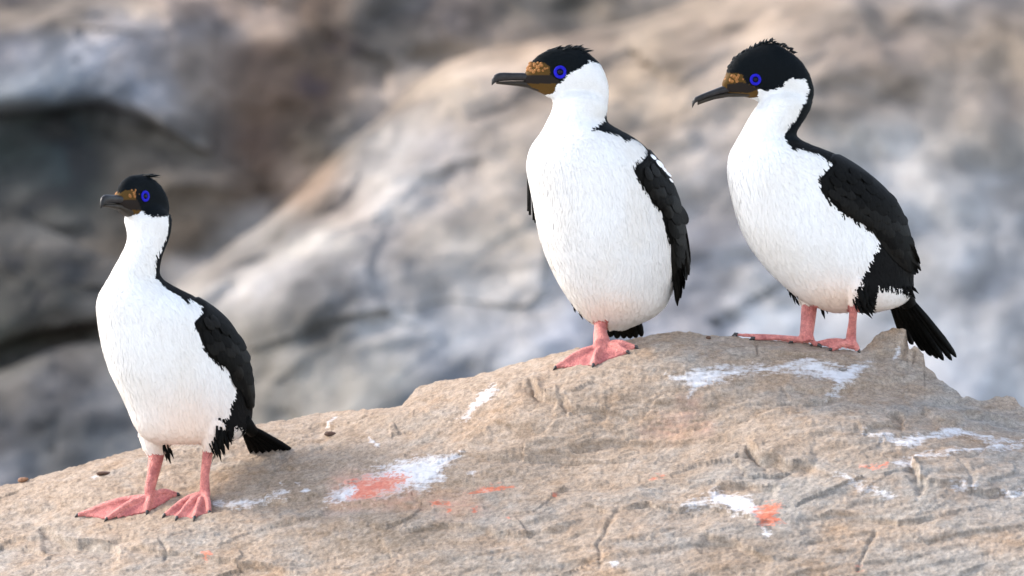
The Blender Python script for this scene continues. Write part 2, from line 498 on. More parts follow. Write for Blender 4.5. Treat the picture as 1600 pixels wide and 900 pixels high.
PINK = [([(1000, 660), (1050, 645), (1110, 652), (1105, 672), (1050, 682), (1010, 676)], 16), ([(1060, 625), (1090, 620), (1095, 645), (1065, 650)], 14), ([(660, 775), (730, 770), (760, 800), (690, 806)], 16), ([(520, 740), (640, 735), (660, 790), (510, 795)], 10)]
wp2 = pts + 0.6 * wob
gu = np.zeros(len(pts)); kr = gu.copy(); pk = gu.copy()
for poly, w in GUANO: gu = np.maximum(gu, poly_soft(wp2, poly, 2.0 * w))
for poly, w in KRILL: kr = np.maximum(kr, poly_soft(wp2, poly, 2.0 * w))
for poly, w in PINK: pk = np.maximum(pk, poly_soft(wp2, poly, w))
grey = sstep(-30, 30, rel.ravel()) * 0.6 + 0.2 * sstep(950, 1300, pts[:, 0])
grey = grey + 0.7 * np.exp(-(((pts[:, 0] - 1100) / 130) ** 2 + ((pts[:, 1] - 560) / 40) ** 2)) + 0.6 * np.exp(-(((pts[:, 0] - 1530) / 120) ** 2 + ((pts[:, 1] - 640) / 40) ** 2))
dark = np.exp(-(((pts[:, 0] - 590) / 120) ** 2 + ((pts[:, 1] - 840) / 45) ** 2)) + 0.6 * np.exp(-(((pts[:, 0] - 440) / 70) ** 2 + ((pts[:, 1] - 755) / 26) ** 2)) + 0.7 * np.exp(-(((pts[:, 0] - 1180) / 90) ** 2 + ((pts[:, 1] - 860) / 40) ** 2)) + 0.5 * np.exp(-(((pts[:, 0] - 760) / 150) ** 2 + ((pts[:, 1] - 880) / 40) ** 2))  # darker patches, painting in the left bird's shadow and a face turned from light

def rock_mat():
    m, t, n, l, b = new_mat('weathered_rock')
    v = coords(t)
    vb = coords(t, (1, 1, 2.6), (0, 0.19, 0))
    big = noise_node(t, 5.5, 7, 0.62, vb, 0.4)
    mid = noise_node(t, 24, 7, 0.68, vb, 0.3)
    fine = noise_node(t, 130, 6, 0.7, v)
    speck = noise_node(t, 420, 3, 0.7, v)
    streak = noise_node(t, 60, 5, 0.65, coords(t, (0.5, 1, 3.0), (0, 0.2, 0)), 0.2)
    ga = attr(t, 'grey').outputs['Fac']
    gf = math_n(t, 'ADD', math_n(t, 'MULTIPLY', ga, 0.55), math_n(t, 'MULTIPLY', math_n(t, 'SUBTRACT', big.outputs[0], 0.5), 2.4))
    tan = ramp(t, mid.outputs[0], [(0.28, (0.24, 0.17, 0.118)), (0.5, (0.31, 0.235, 0.175)), (0.72, (0.375, 0.30, 0.24))])
    gry = ramp(t, mid.outputs[0], [(0.28, (0.19, 0.165, 0.143)), (0.5, (0.275, 0.244, 0.213)), (0.72, (0.355, 0.32, 0.285))])
    gfc = ramp(t, gf, [(0.12, 0.0), (0.62, 1.0)])
    c = mix(t, gfc.outputs[0], tan.outputs[0], gry.outputs[0])
    och = noise_node(t, 9, 5, 0.6, v)
    c = mix(t, math_n(t, 'MULTIPLY', ramp(t, och.outputs[0], [(0.52, 0.0), (0.72, 1.0)]).outputs[0], 0.55), c, (0.33, 0.20, 0.11))
    c = mix(t, math_n(t, 'MULTIPLY', ramp(t, streak.outputs[0], [(0.5, 0.0), (0.75, 1.0)]).outputs[0], 0.35), c, (0.42, 0.35, 0.29))
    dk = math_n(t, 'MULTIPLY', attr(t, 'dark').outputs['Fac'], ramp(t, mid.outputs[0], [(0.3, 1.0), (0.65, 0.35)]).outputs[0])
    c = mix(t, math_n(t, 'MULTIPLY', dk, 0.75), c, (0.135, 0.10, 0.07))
    c = mix(t, 1.0, c, ramp(t, fine.outputs[0], [(0.3, 0.60), (0.64, 1.18)]).outputs[0], 'MULTIPLY')
    c = mix(t, 0.8, c, ramp(t, speck.outputs[0], [(0.3, 0.68), (0.6, 1.12)]).outputs[0], 'MULTIPLY')
    pkf = math_n(t, 'MULTIPLY', attr(t, 'pink').outputs['Fac'], ramp(t, mid.outputs[0], [(0.35, 0.0), (0.65, 0.42)]).outputs[0])
    c = mix(t, pkf, c, (0.58, 0.28, 0.19))
    brk_n = math_n(t, 'ADD', math_n(t, 'MULTIPLY', streak.outputs[0], 0.75), math_n(t, 'MULTIPLY', fine.outputs[0], 0.55))
    gm = math_n(t, 'ADD', attr(t, 'guano').outputs['Fac'], math_n(t, 'MULTIPLY', math_n(t, 'SUBTRACT', brk_n, 0.65), 1.7))
    c = mix(t, math_n(t, 'MULTIPLY', ramp(t, gm, [(0.44, 0.0), (0.88, 1.0)]).outputs[0], 0.86), c, (0.60, 0.59, 0.61))
    km = math_n(t, 'ADD', attr(t, 'krill').outputs['Fac'], math_n(t, 'MULTIPLY', math_n(t, 'SUBTRACT', brk_n, 0.65), 2.4))
    c = mix(t, math_n(t, 'MULTIPLY', ramp(t, km, [(0.48, 0.0), (0.74, 1.0)]).outputs[0], 0.88), c, ramp(t, streak.outputs[0], [(0.42, (0.47, 0.10, 0.05)), (0.56, (0.52, 0.16, 0.09)), (0.66, (0.50, 0.31, 0.25))]).outputs[0])
    l.new(c, b.inputs['Base Color'])
    b.inputs['Roughness'].default_value = 0.88
    b.inputs['Specular IOR Level'].default_value = 0.25
    h = math_n(t, 'ADD', math_n(t, 'MULTIPLY', fine.outputs[0], 0.8), math_n(t, 'MULTIPLY', speck.outputs[0], 0.35))
    h = math_n(t, 'ADD', h, math_n(t, 'MULTIPLY', mid.outputs[0], 0.8))
    l.new(bump(t, h, 0.6, 0.005), b.inputs['Normal'])
    return m
ROCK = rock_mat()

# the far side of the rock, falling away from the crest to the ground
NB = 60
bk = (np.arange(1, NB + 1) / NB) ** 1.6
back = np.zeros((NC, NB, 3))
for i, s in enumerate(bk):
    dy = 2.6 * s
    dz = -0.16 * dy - 0.75 * dy * dy
    back[:, i, 0] = VD[:, 0, 0] * (1 + 0.06 * s)
    back[:, i, 1] = VD[:, 0, 1] + dy
    back[:, i, 2] = np.maximum(VD[:, 0, 2] * (1 - s * 0.2) + dz, -3.6)
back += (np.array((0, 0.3, 1.0)) * (0.05 * sstep(0, 0.2, np.broadcast_to(bk, (NC, NB)))[..., None]) * (fbm(back * 3, 4, 91) - 0.8)[..., None])
ALL = np.concatenate((back[:, ::-1], VD), 1)
NTA = ALL.shape[1]
ii, jj = np.meshgrid(np.arange(NC - 1), np.arange(NTA - 1), indexing='ij')
q0 = (ii * NTA + jj).ravel()
F = np.stack((q0, q0 + 1, q0 + NTA + 1, q0 + NTA), -1)
def ext(a, bv=0.0):
    return np.concatenate((np.full((NC, NB), bv), a.reshape(NC, NT)), 1).ravel()
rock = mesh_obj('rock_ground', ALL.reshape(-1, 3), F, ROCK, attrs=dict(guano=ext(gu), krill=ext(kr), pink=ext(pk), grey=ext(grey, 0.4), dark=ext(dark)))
rock['kind'] = 'structure'
rock['label'] = 'broad tan and grey weathered rock with white and orange droppings under the birds'

def rock_pt(px, py):
    """the point of the rock seen at a photo pixel"""
    c = np.interp(px, cols_px, np.arange(NC))
    i = int(min(max(c, 0), NC - 2)); f = c - i
    cr = crest[i] * (1 - f) + crest[i + 1] * f
    t = np.interp(py - cr, tt, np.arange(NT))
    j = int(min(max(t, 0), NT - 2)); g = t - j
    return (VD[i, j] * (1 - f) * (1 - g) + VD[i + 1, j] * f * (1 - g) + VD[i, j + 1] * (1 - f) * g + VD[i + 1, j + 1] * f * g)

# ------------------------------------------------------------------ small loose things on the rock
PEBM = simple_mat('dark_pebble', (0.085, 0.045, 0.03), 0.7, 0.3, 120, 0.5, 0.5, 0.002)
PEBT = simple_mat('brown_pebble', (0.22, 0.11, 0.06), 0.75, 0.3, 120, 0.5, 0.5, 0.002)
def pebble(px, py, w, h, mat, label, seed):
    c = rock_pt(px, py)
    bm = bmesh.new()
    bmesh.ops.create_icosphere(bm, subdivisions=3, radius=1)
    v = np.array([q.co[:] for q in bm.verts])
    f = [[q.index for q in p.verts] for p in bm.faces]
    bm.free()
    v = v * (1 + 0.35 * fbm(v * 1.7 + seed, 3, seed))[:, None]
    v = v * np.array((w / 2, w / 2.6, h / 2)) / PXM
    o = mesh_obj('pebble', v, f, mat)
    o.location = c + np.array((0, 0, h / 2 / PXM * 0.55))
    o['label'] = label; o['category'] = 'pebble'; o['group'] = 'loose bits lying on the rock'
pebble(516, 684, 20, 8, PEBM, 'small dark brown flat bit on the rock right of the tail of the left bird', 1)
pebble(162, 746, 24, 7, PEBM, 'dark reddish flat scrap on the rock left of the legs of the left bird', 2)
pebble(36, 752, 17, 9, PEBT, 'small brown stone on the rock edge at the far left', 3)
pebble(1107, 531, 8, 6, PEBM, 'tiny dark stone on the rock top between the two right birds', 4)
pebble(1317, 584, 13, 6, simple_mat('grey_pebble', (0.2, 0.18, 0.17), 0.8, 0.3, 120, 0.4, 0.5, 0.002), 'small grey stone lying in the white streak under the right bird', 5)

# ------------------------------------------------------------------ the birds
WHITE = np.array((0.80, 0.79, 0.775)); BLACK = np.array((0.005, 0.005, 0.0052)); HEADB = np.array((0.0035, 0.0055, 0.007))
WINGB = np.array((0.008, 0.0075, 0.0065)); LEGP = np.array((0.70, 0.25, 0.215)); WEBP = np.array((0.57, 0.175, 0.16)); SKIN = np.array((0.075, 0.040, 0.010)); LORE = np.array((0.017, 0.013, 0.011))
PEACH = np.array((0.80, 0.575, 0.43))

def tube(path, rad, seg=14):
    path = [np.array(p, float) for p in path]
    vs, fs = [], []
    for i, p in enumerate(path):
        a = path[max(i - 1, 0)]; b = path[min(i + 1, len(path) - 1)]
        d = (b - a) / np.linalg.norm(b - a)
        ref = np.array((0, 1.0, 0)) if abs(d[1]) < 0.9 else np.array((1.0, 0, 0))
        u = np.cross(d, ref); u /= np.linalg.norm(u)
        w = np.cross(d, u)
        r = rad[i]
        ru, rw = r if isinstance(r, tuple) else (r, r)
        for k in range(seg):
            t = 2 * math.pi * k / seg
            vs.append(p + u * ru * math.cos(t) + w * rw * math.sin(t))
    n = len(path)
    for i in range(n - 1):
        for k in range(seg):
            a = i * seg + k; b = i * seg + (k + 1) % seg
            fs.append((a, b, b + seg, a + seg))
    vs.append(path[0]); vs.append(path[-1])
    for k in range(seg):
        fs.append((n * seg, (k + 1) % seg, k))
        fs.append((n * seg + 1, (n - 1) * seg + k, (n - 1) * seg + (k + 1) % seg))
    return vs, fs

def join(parts):
    V_, F_ = [], []
    for v, f in parts:
        o = len(V_)
        V_ += [np.asarray(q) for q in v]
        F_ += [tuple(i + o for i in p) for p in f]
    return V_, F_

def closed_loft(rings):
    """rings: list of (n,3) arrays"""
    seg = len(rings[0]); n = len(rings)
    vs = [p for r in rings for p in r]
    fs = []
    for i in range(n - 1):
        for k in range(seg):
            a = i * seg + k; b = i * seg + (k + 1) % seg
            fs.append((a, b, b + seg, a + seg))
    vs.append(np.mean(rings[0], 0)); vs.append(np.mean(rings[-1], 0))
    for k in range(seg):
        fs.append((n * seg, (k + 1) % seg, k))
        fs.append((n * seg + 1, (n - 1) * seg + k, (n - 1) * seg + (k + 1) % seg))
    return vs, fs

def remesh(v, f, voxel):
    me = bpy.data.meshes.new('tmp')
    me.from_pydata([tuple(map(float, q)) for q in v], [], f)
    bm = bmesh.new(); bm.from_mesh(me)
    bmesh.ops.recalc_face_normals(bm, faces=bm.faces)
    bm.to_mesh(me); bm.free()
    o = bpy.data.objects.new('tmp', me); COL.objects.link(o)
    md = o.modifiers.new('r', 'REMESH'); md.mode = 'VOXEL'; md.voxel_size = voxel; md.adaptivity = 0
    dg = bpy.context.evaluated_depsgraph_get()
    m2 = bpy.data.meshes.new_from_object(o.evaluated_get(dg))
    n = len(m2.vertices)
    vv = np.empty(n * 3, np.float32); m2.vertices.foreach_get('co', vv)
    nl = len(m2.loops)
    li = np.empty(nl, np.int32); m2.loops.foreach_get('vertex_index', li)
    ls = np.empty(len(m2.polygons), np.int32); m2.polygons.foreach_get('loop_total', ls)
    fa = li.reshape(-1, 4) if (ls == 4).all() else None
    if fa is None:
        raise RuntimeError('remesh gave no quads')
    bpy.data.objects.remove(o); bpy.data.meshes.remove(me); bpy.data.meshes.remove(m2)
    return vv.reshape(-1, 3).astype(float), fa

def vert_normals(v, f):
    n = np.zeros_like(v)
    fn = np.cross(v[f[:, 2]] - v[f[:, 0]], v[f[:, 3]] - v[f[:, 1]])
    for k in range(4):
        np.add.at(n, f[:, k], fn)
    return n / (np.linalg.norm(n, axis=1, keepdims=True) + 1e-12)

def smooth(v, f, w, it, back=-0.55):
    e = np.concatenate([f[:, (k, (k + 1) % 4)] for k in range(4)])
    e = np.unique(np.sort(e, 1), axis=0)
    deg = np.bincount(e.ravel(), minlength=len(v))[:, None]
    for i in range(it):
        s = np.stack([np.bincount(e[:, 0], v[e[:, 1], c], len(v)) + np.bincount(e[:, 1], v[e[:, 0], c], len(v)) for c in range(3)], -1)
        lam = 0.6 if i % 2 == 0 else back
        v = v + (s / deg - v) * (w[:, None] * lam)
    return v

# profile of a head and bill in photo pixels, bird in profile facing left: x, top, bottom, half width
HEAD_B2 = dict(x0=890, y0=120, rows=[(818, 118, 130, 6), (824, 109, 137, 10), (830, 99, 141, 13), (840, 88.5, 144, 16), (850, 82.5, 149, 18.5), (862, 78, 154, 21), (880, 76, 159, 27), (900, 76, 164, 33),
                                     (918, 83, 168, 36), (934, 97, 171, 33), (943, 113, 170, 25), (948, 130, 164, 16)],
               upper=[(866, 120.5, 130, 12), (845, 118.5, 128, 11), (830, 115.5, 127, 9), (815, 114, 126.5, 7), (800, 114.2, 126.5, 6), (788, 113.8, 127, 5.6), (779, 114.5, 128, 5), (772.5, 118, 131, 3.8), (769, 124, 134, 2)],
               lower=[(868, 129, 145.5, 12), (850, 128, 146, 10.5), (838, 127.5, 142.5, 8.5), (825, 127, 137.5, 6.5), (810, 127, 135, 5.2), (795, 127.2, 133.5, 4.6), (783, 127.8, 132.5, 4), (776, 128.5, 131.5, 2.8)],
               eye=(871, 113.6, 10.8))
HEAD_B3 = dict(x0=1200, y0=110, rows=[(1128, 130, 139, 6), (1133, 119, 146, 10), (1139, 105, 149, 13), (1150, 91, 151, 16.5), (1165, 81, 152.5, 20), (1180, 74, 156, 24), (1195, 69, 160, 29), (1206, 67.5, 163, 32),
                                      (1220, 73, 167, 35), (1237, 83.5, 171, 35), (1252, 97, 174, 31), (1262, 113, 168, 24), (1269, 134, 156, 14)],
               upper=[(1186, 132, 142, 12), (1165, 130, 142, 11), (1150, 131, 143.5, 9), (1133, 133, 146, 7.5), (1120, 138, 149, 6.3), (1103, 144.7, 154, 5.4), (1092, 149.3, 158, 4.8), (1085, 152.7, 162, 3.8), (1081.5, 158, 169, 1.8)],
               lower=[(1187, 140, 151, 12), (1165, 141.5, 151.5, 10), (1137, 145.5, 152, 7), (1115, 149, 156, 5.2), (1100, 154, 161, 4), (1090, 158.5, 164.5, 2.8)],
               eye=(1175, 125, 9.6))

def scaled_head(h, k, x0, y0, flip=0):
    r = lambda rows: [((x - h['x0']) * k, (a - h['y0']) * k, (b - h['y0']) * k, w * k) for x, a, b, w in rows]
    fat = lambda rows: [(x, 4 + (a - 4) * 1.22, 4 + (b - 4) * 1.22, w * 1.15) for x, a, b, w in rows]
    return dict(x0=x0, y0=y0, rows=r(h['rows']), upper=fat(r(h['upper'])), lower=fat(r(h['lower'])), eye=((h['eye'][0] - h['x0']) * k, (h['eye'][1] - h['y0']) * k, h['eye'][2] * k))

def head_rel(h, cosv):
    r = lambda rows: [((x - h['x0']) / cosv, a - h['y0'], b - h['y0'], w) for x, a, b, w in rows]
    return dict(x0=h['x0'], y0=h['y0'], rows=r(h['rows']), upper=r(h['upper']), lower=r(h['lower']), eye=((h['eye'][0] - h['x0']) / cosv, h['eye'][1] - h['y0'], h['eye'][2]))

def make_bird(S):
    yaw = math.radians(S['yaw']); hyaw = math.radians(S['hyaw'])
    f = np.array((-math.cos(yaw), -math.sin(yaw), 0)); s = np.array((math.sin(yaw), -math.cos(yaw), 0))
    fh = np.array((-math.cos(hyaw), -math.sin(hyaw), 0)); sh = np.array((math.sin(hyaw), -math.cos(hyaw), 0))
    up = np.array((0, 0, 1.0))
    heels = [rock_pt(*lg['rock']) for lg in S['legs']]
    y0 = float(np.mean([h[1] for h in heels])) + S.get('dy', 0)
    k0 = (CAM_D + y0) / CAM_D / PXM
    root = thing('cormorant', tuple(np.mean(heels, 0)), S['label'], 'cormorant', 'cormorants standing on the rock')
    # --- trunk and neck: ellipses at every height, long axis along the bird
    T = np.array(S['rings'], float)
    ys = np.arange(T[0, 0], T[-1, 0] + 0.01, 2.5)
    def smooth_col(c):
        a = np.interp(ys, T[:, 0], T[:, c])
        kern = np.exp(-(np.arange(-7, 8) / 3.6) ** 2); kern /= kern.sum()
        k2 = np.exp(-(np.arange(-7, 8) / 1.6) ** 2); k2 /= k2.sum()
        ap = np.pad(a, 7, 'edge')
        endw = sstep(0, 12, np.minimum(np.arange(len(a)), np.arange(len(a))[::-1]))
        return np.convolve(ap, kern, 'valid') * endw + np.convolve(ap, k2, 'valid') * (1 - endw)
    L, R, RT = smooth_col(1), smooth_col(2), smooth_col(3)
    cx = (L + R) / 2; hw = (R - L) / 2
    b = hw / np.sqrt((RT * math.cos(yaw)) ** 2 + math.sin(yaw) ** 2); a = RT * b
    yc = y0 - (S['ref'] - cx) * S['lean'] * k0
    kern = np.hanning(31)[1:-1]; kern /= kern.sum()
    yc = np.convolve(np.pad(yc, 14, 'edge'), kern, 'valid')
    ph = np.linspace(0, 2 * math.pi, 56, endpoint=False)
    rings = []
    for i in range(len(ys)):
        c = P(cx[i], ys[i], yc[i])
        rings.append(c + (np.cos(ph) * a[i] * k0)[:, None] * f + (np.sin(ph) * b[i] * k0)[:, None] * s)
    parts = [closed_loft(rings)]
    # --- head
    H = S['head']
    yh = y0 - (S['ref'] - np.interp(H['y0'] + 45, ys, cx)) * S['lean'] * k0 + S.get('head_dy', 0)
    H0 = P(H['x0'], H['y0'], yh)
    def hp(x, y, lat):
        return H0 - fh * (x * k0) - up * (y * k0) + sh * (lat * k0)
    hr = []
    rows = np.array(H['rows'])
    xs = np.linspace(rows[0, 0], rows[-1, 0], 40)
    ri = np.stack([np.interp(xs, rows[:, 0], rows[:, c]) for c in range(4)], -1)
    ph2 = np.linspace(0, 2 * math.pi, 40, endpoint=False)
    for x, t_, b_, w in ri:
        cyy, hh = (t_ + b_) / 2, (b_ - t_) / 2
        hr.append(np.stack([hp(x, cyy - hh * math.cos(q), w * math.sin(q)) for q in ph2]))
    parts.append(closed_loft(hr))
    # --- legs and feet
    claws = []; toe_pts = []
    for lg, heel in zip(S['legs'], heels):
        path = []; rad = []
        for px, py, r in lg['path']:
            path.append(P(px, py, 0)); rad.append(r * k0)
        dy0 = heel[1]
        n = len(path)
        for i in range(n):
            px, py, r = lg['path'][i]
            path[i] = P(px, py, heel[1] * (i / (n - 1)) + (lg.get('topy', 0) + y0) * (1 - i / (n - 1)))
        path.append(heel + up * 0.008); rad.append(rad[-1] * 1.05)
        parts.append(tube(path, rad))
        top = path[0]
        # feathered thigh
        tw = lg['thigh']
        thp = P(tw[0], tw[1], path[0][1])
        parts.append(tube([thp + up * 0.05 + f * -0.01, thp + up * 0.03, thp + up * 0.012, thp], [tw[2] * k0 * 1.75, tw[2] * k0 * 1.45, tw[2] * k0 * 1.05, tw[2] * k0 * 0.66]))
        toes = []
        hj = heel + up * 0.010
        for ti, (px, py) in enumerate(lg['toes']):
            tip = rock_pt(px, py) + up * 0.003
            pth = []
            for q in np.linspace(0, 1, 6):
                p = hj * (1 - q) + tip * q
                cr = to_px(p[None])[0]
                g = rock_pt(cr[0], cr[1] + 3)
                p = p + up * (lg.get('arch', 0.009) * math.sin(math.pi * min(q * 1.1, 1)) ) * (1 if q < 1 else 0)
                pth.append(p)
            toes.append(pth)
            ts = lg.get('ts', 1.0)
            parts.append(tube(pth, [q * ts for q in (0.0078, 0.0068, 0.0060, 0.0056, 0.0053, 0.0042)], 10))
            toe_pts.append(np.array(pth))
            dr = pth[-1] - pth[-3]; dr /= np.linalg.norm(dr)
            claws.append((pth[-1] - dr * 0.002, dr))
        for t1, t2 in zip(toes[:-1], toes[1:]):
            g1 = []
            NQ = 7
            for q in np.linspace(0.0, 1.0, 8):
                row = []
                for u in np.linspace(0, 1, NQ):
                    qe = q * (1 - 0.10 * math.sin(math.pi * u))
                    i0 = min(int(qe * 5), 4); fr = qe * 5 - i0
                    pa = t1[i0] * (1 - fr) + t1[i0 + 1] * fr; pb = t2[i0] * (1 - fr) + t2[i0 + 1] * fr
                    row.append(pa * (1 - u) + pb * u - up * lg.get('sag', 0.0062) * math.sin(math.pi * u) * min(1, q * 2))
                g1.append(row)
            g1 = np.array(g1)
            th = up * 0.0026
            A = (g1 + th).reshape(-1, 3); B = (g1 - th).reshape(-1, 3)
            vs = list(A) + list(B); fs = []
            na = len(A); R_, C_ = g1.shape[:2]
            for r in range(R_ - 1):
                for c in range(C_ - 1):
                    i0 = r * C_ + c
                    fs.append((i0, i0 + 1, i0 + C_ + 1, i0 + C_)); fs.append((na + i0, na + i0 + C_, na + i0 + C_ + 1, na + i0 + 1))
            bd = [(r, 0) for r in range(R_)] + [(R_ - 1, c) for c in range(1, C_)] + [(r, C_ - 1) for r in range(R_ - 2, -1, -1)] + [(0, c) for c in range(C_ - 2, 0, -1)]
            for i in range(len(bd)):
                p, q = bd[i], bd[(i + 1) % len(bd)]
                i0, i1 = p[0] * C_ + p[1], q[0] * C_ + q[1]
                fs.append((i0, i0 + na, i1 + na, i1))
            parts.append((vs, fs))
    v, fa = remesh(*join(parts), 0.0019)
    px0 = to_px(v)
    legy = S['legy']
    bodyw = 1 - sstep(legy - 22, legy - 4, px0[:, 1])
    v = smooth(v, fa, 0.25 + 0.75 * bodyw, 44)
    nb = np.exp(-((to_px(v)[:, 1] - (S['head_end'] - 10)) / 17) ** 2)
    v = smooth(v, fa, nb, 36, 0.6)
    nrm_ = vert_normals(v, fa)
    # --- colour pattern, both flanks
    px0 = to_px(v)
    headz = S['head_end']
    is_head = px0[:, 1] < headz
    C = np.stack([np.interp(px0[:, 1], ys, cx), np.interp(px0[:, 1], ys, yc)], -1)
    Cw = np.stack(((C[:, 0] - 800) * k0, C[:, 1]), -1)
    hb = (1 - sstep(headz - 6, headz + 34, px0[:, 1]))[:, None]
    Cw = Cw * (1 - hb) + H0[None, :2] * hb
    sv = s[None, :2] * (1 - hb) + sh[None, :2] * hb
    sv = sv / np.linalg.norm(sv, axis=1, keepdims=True)
    lat = ((v[:, :2] - Cw) * sv).sum(1)
    vm = v.copy()
    neg = lat < 0
    vm[neg, :2] -= 2 * lat[neg, None] * sv[neg]
    pm = to_px(vm)
    jit = np.stack((1.1 * vnoise(v * 300, 5) + 1.0 * vnoise(v * 90, 6), 1.6 * vnoise(v * 300, 7) + 1.2 * vnoise(v * 90, 8)), -1)
    pj = pm + jit * S.get('jit', 1.0)
    col = np.tile(WHITE, (len(v), 1))
    blk = np.zeros(len(v), bool)
    for poly in S['black']:
        blk |= in_poly(pj, poly)
    for poly in S['white']:
        blk &= ~in_poly(pj, poly)
    if S.get('dorsal'):
        pass
    col[blk] = BLACK
    hm = blk & (px0[:, 1] < S['head_end'] + 60)
    col[hm] = HEADB
    wing = np.zeros(len(v), bool)
    wing |= in_poly(pm, S['wing'])
    wing &= ~is_head
    col[blk & wing] = WINGB
    skin = np.zeros(len(v), bool)
    for poly in S['skin']:
        skin |= in_poly(pm + 0.3 * jit, poly) & is_head
    col[skin] = SKIN
    for poly in S['lore']:
        m = in_poly(pm + 0.3 * jit, poly) & is_head
        col[m] = LORE; skin |= m
    # peach low on the belly: warm bounce light painted in, plus plumage soiling
    white_m = ~blk & ~skin
    pe = np.exp(-(((px0[:, 0] - S['bounce_stain'][0]) / S['bounce_stain'][2]) ** 2 + ((px0[:, 1] - S['bounce_stain'][1]) / S['bounce_stain'][3]) ** 2)) * S['bounce_stain'][4]
    col[white_m] = (col * (1 - pe[:, None]) + PEACH * pe[:, None])[white_m]
    st = 0.5 + 0.5 * fbm(v * np.array((14, 14, 7)), 4, 77)
    col[white_m] *= (1 - np.array((0.05, 0.075, 0.11)) * sstep(0.35, 0.8, st)[:, None])[white_m]
    # legs
    leg = np.zeros(len(v))
    for lg in S['legs']:
        ltop = lg['bare']
        lx = [q[0] for q in lg['path']] + [t_[0] for t_ in lg['toes']]
        dl_, _, _ = seg_dist(px0, [(q[0], q[1]) for q in lg['path']])
        m = (px0[:, 1] > ltop + 2.5 * vnoise(v * 200, 12)) & (dl_ < lg['path'][0][2] + 3) | (px0[:, 1] > S['foot_y'] - 16) & (px0[:, 0] > min(lx) - 25) & (px0[:, 0] < max(lx) + 16)
        m &= v[:, 2] < P(0, ltop - 8, y0)[2]
        leg[m] = 1
    lm = leg > 0
    fz = sstep(S['foot_y'] - 6, S['foot_y'] + 6, px0[:, 1])
    td = np.full(len(v), 1.0)
    li_ = np.where(lm)[0]
    for tp in toe_pts:
        for a_, b_ in zip(tp[:-1], tp[1:]):
            dd = b_ - a_
            t_ = np.clip(((v[li_] - a_) @ dd) / (dd @ dd), 0, 1)
            td[li_] = np.minimum(td[li_], np.linalg.norm(v[li_] - a_ - t_[:, None] * dd, axis=1))
    fz = fz * sstep(0.006, 0.013, td)
    col[lm] = (LEGP * (1 - fz[:, None]) + WEBP * fz[:, None])[lm]
    child('body', v, fa, BODY, root, cols=col, attrs=dict(leg=leg))
    bvh = BVHTree.FromPolygons([tuple(q) for q in v], [tuple(int(i) for i in q) for q in fa])
    # --- plumage: thousands of small soft vanes over the body
    cen = v[fa].mean(1)
    fn = nrm_[fa].mean(1)
    e1 = v[fa[:, 2]] - v[fa[:, 0]]; e2 = v[fa[:, 3]] - v[fa[:, 1]]
    ar = np.linalg.norm(np.cross(e1, e2), axis=1) / 2
    okf = (leg[fa].max(1) == 0) & ~skin[fa].any(1)
    okf &= ~(wing[fa].all(1) & blk[fa].all(1))
    hd = is_head[fa].all(1)
    hsz = np.clip((px0[fa].mean(1)[:, 1] - headz + 40) / 140, 0, 1)
    pr = ar * okf * (1 + 2.6 * (1 - hsz))
    pr /= pr.sum()
    NF = 62000
    ix = RNG.choice(len(fa), NF, p=pr)
    c0 = cen[ix] + (RNG.random((NF, 3)) - 0.5) * 0.0016
    n0 = fn[ix] / np.linalg.norm(fn[ix], axis=1, keepdims=True)
    hbf = hb[fa[:, 0]][ix]
    flow = (-fh * 1.0 - up * 0.25) * hbf + (-f * 0.45 - up * 1.0) * (1 - hbf)
    flow = flow + 0.28 * RNG.standard_normal((NF, 3)) + 0.35 * np.stack([vnoise(c0 * 16, 33 + k) for k in range(3)], -1)
    flow = flow - n0 * (flow * n0).sum(1, keepdims=True)
    flow /= np.linalg.norm(flow, axis=1, keepdims=True) + 1e-9
    sd = np.cross(n0, flow)
    sz = (0.35 + 0.65 * hsz[ix]) * (0.75 + 0.5 * RNG.random(NF))
    lf = 0.0130 * sz; wf = 0.0016 * sz
    lift = (0.00016 + 0.0004 * hbf[:, 0]) * (0.2 + 1.0 * RNG.random(NF))
    lowb = blk[fa[:, 0]][ix] & ~hd[ix]
    lift = lift * np.where(lowb, 4.0, 1.0)
    base = c0 - flow * (lf * 0.45)[:, None] - n0 * 0.0002
    vs = np.empty((NF, 7, 3))
    for r, (al, wd, li) in enumerate(((0.0, 0.55, 0.0), (0.5, 1.0, 0.6), (0.85, 0.62, 0.95))):
        p = base + flow * (lf * al)[:, None] + n0 * (lift * li + 0.0004)[:, None]
        vs[:, r * 2] = p - sd * (wf * wd)[:, None]
        vs[:, r * 2 + 1] = p + sd * (wf * wd)[:, None]
    vs[:, 6] = base + flow * lf[:, None] + n0 * (lift * 1.1 + 0.0004)[:, None]
    o = (np.arange(NF) * 7)[:, None]
    tri = np.concatenate([o + np.array(t_) for t_ in ((1, 0, 3), (3, 0, 2), (3, 2, 5), (5, 2, 4), (5, 4, 6))], 0)
    fc = col[fa[:, 0]][ix] * (0.97 + 0.06 * RNG.random(NF))[:, None]
    pl = child('plumage', vs.reshape(-1, 3), tri, PLUME, root, cols=np.repeat(fc, 7, 0), smooth=True)
    pl['kind'] = 'stuff'
    vn = np.repeat(n0 * 1.0 + 0.03 * RNG.standard_normal((NF, 3)), 7, 0)
    vn /= np.linalg.norm(vn, axis=1, keepdims=True)
    pl.data.normals_split_custom_set_from_vertices([tuple(q) for q in vn])
    # --- wings: a shell lifted off the flank and rows of feathers laid on it
    fw = wing[fa].all(1) & blk[fa].all(1)
    dist, _, _ = seg_dist(pm, S['wing'], True)
    camv = lambda p: (np.array((0, -CAM_D, 0.0)) - p)
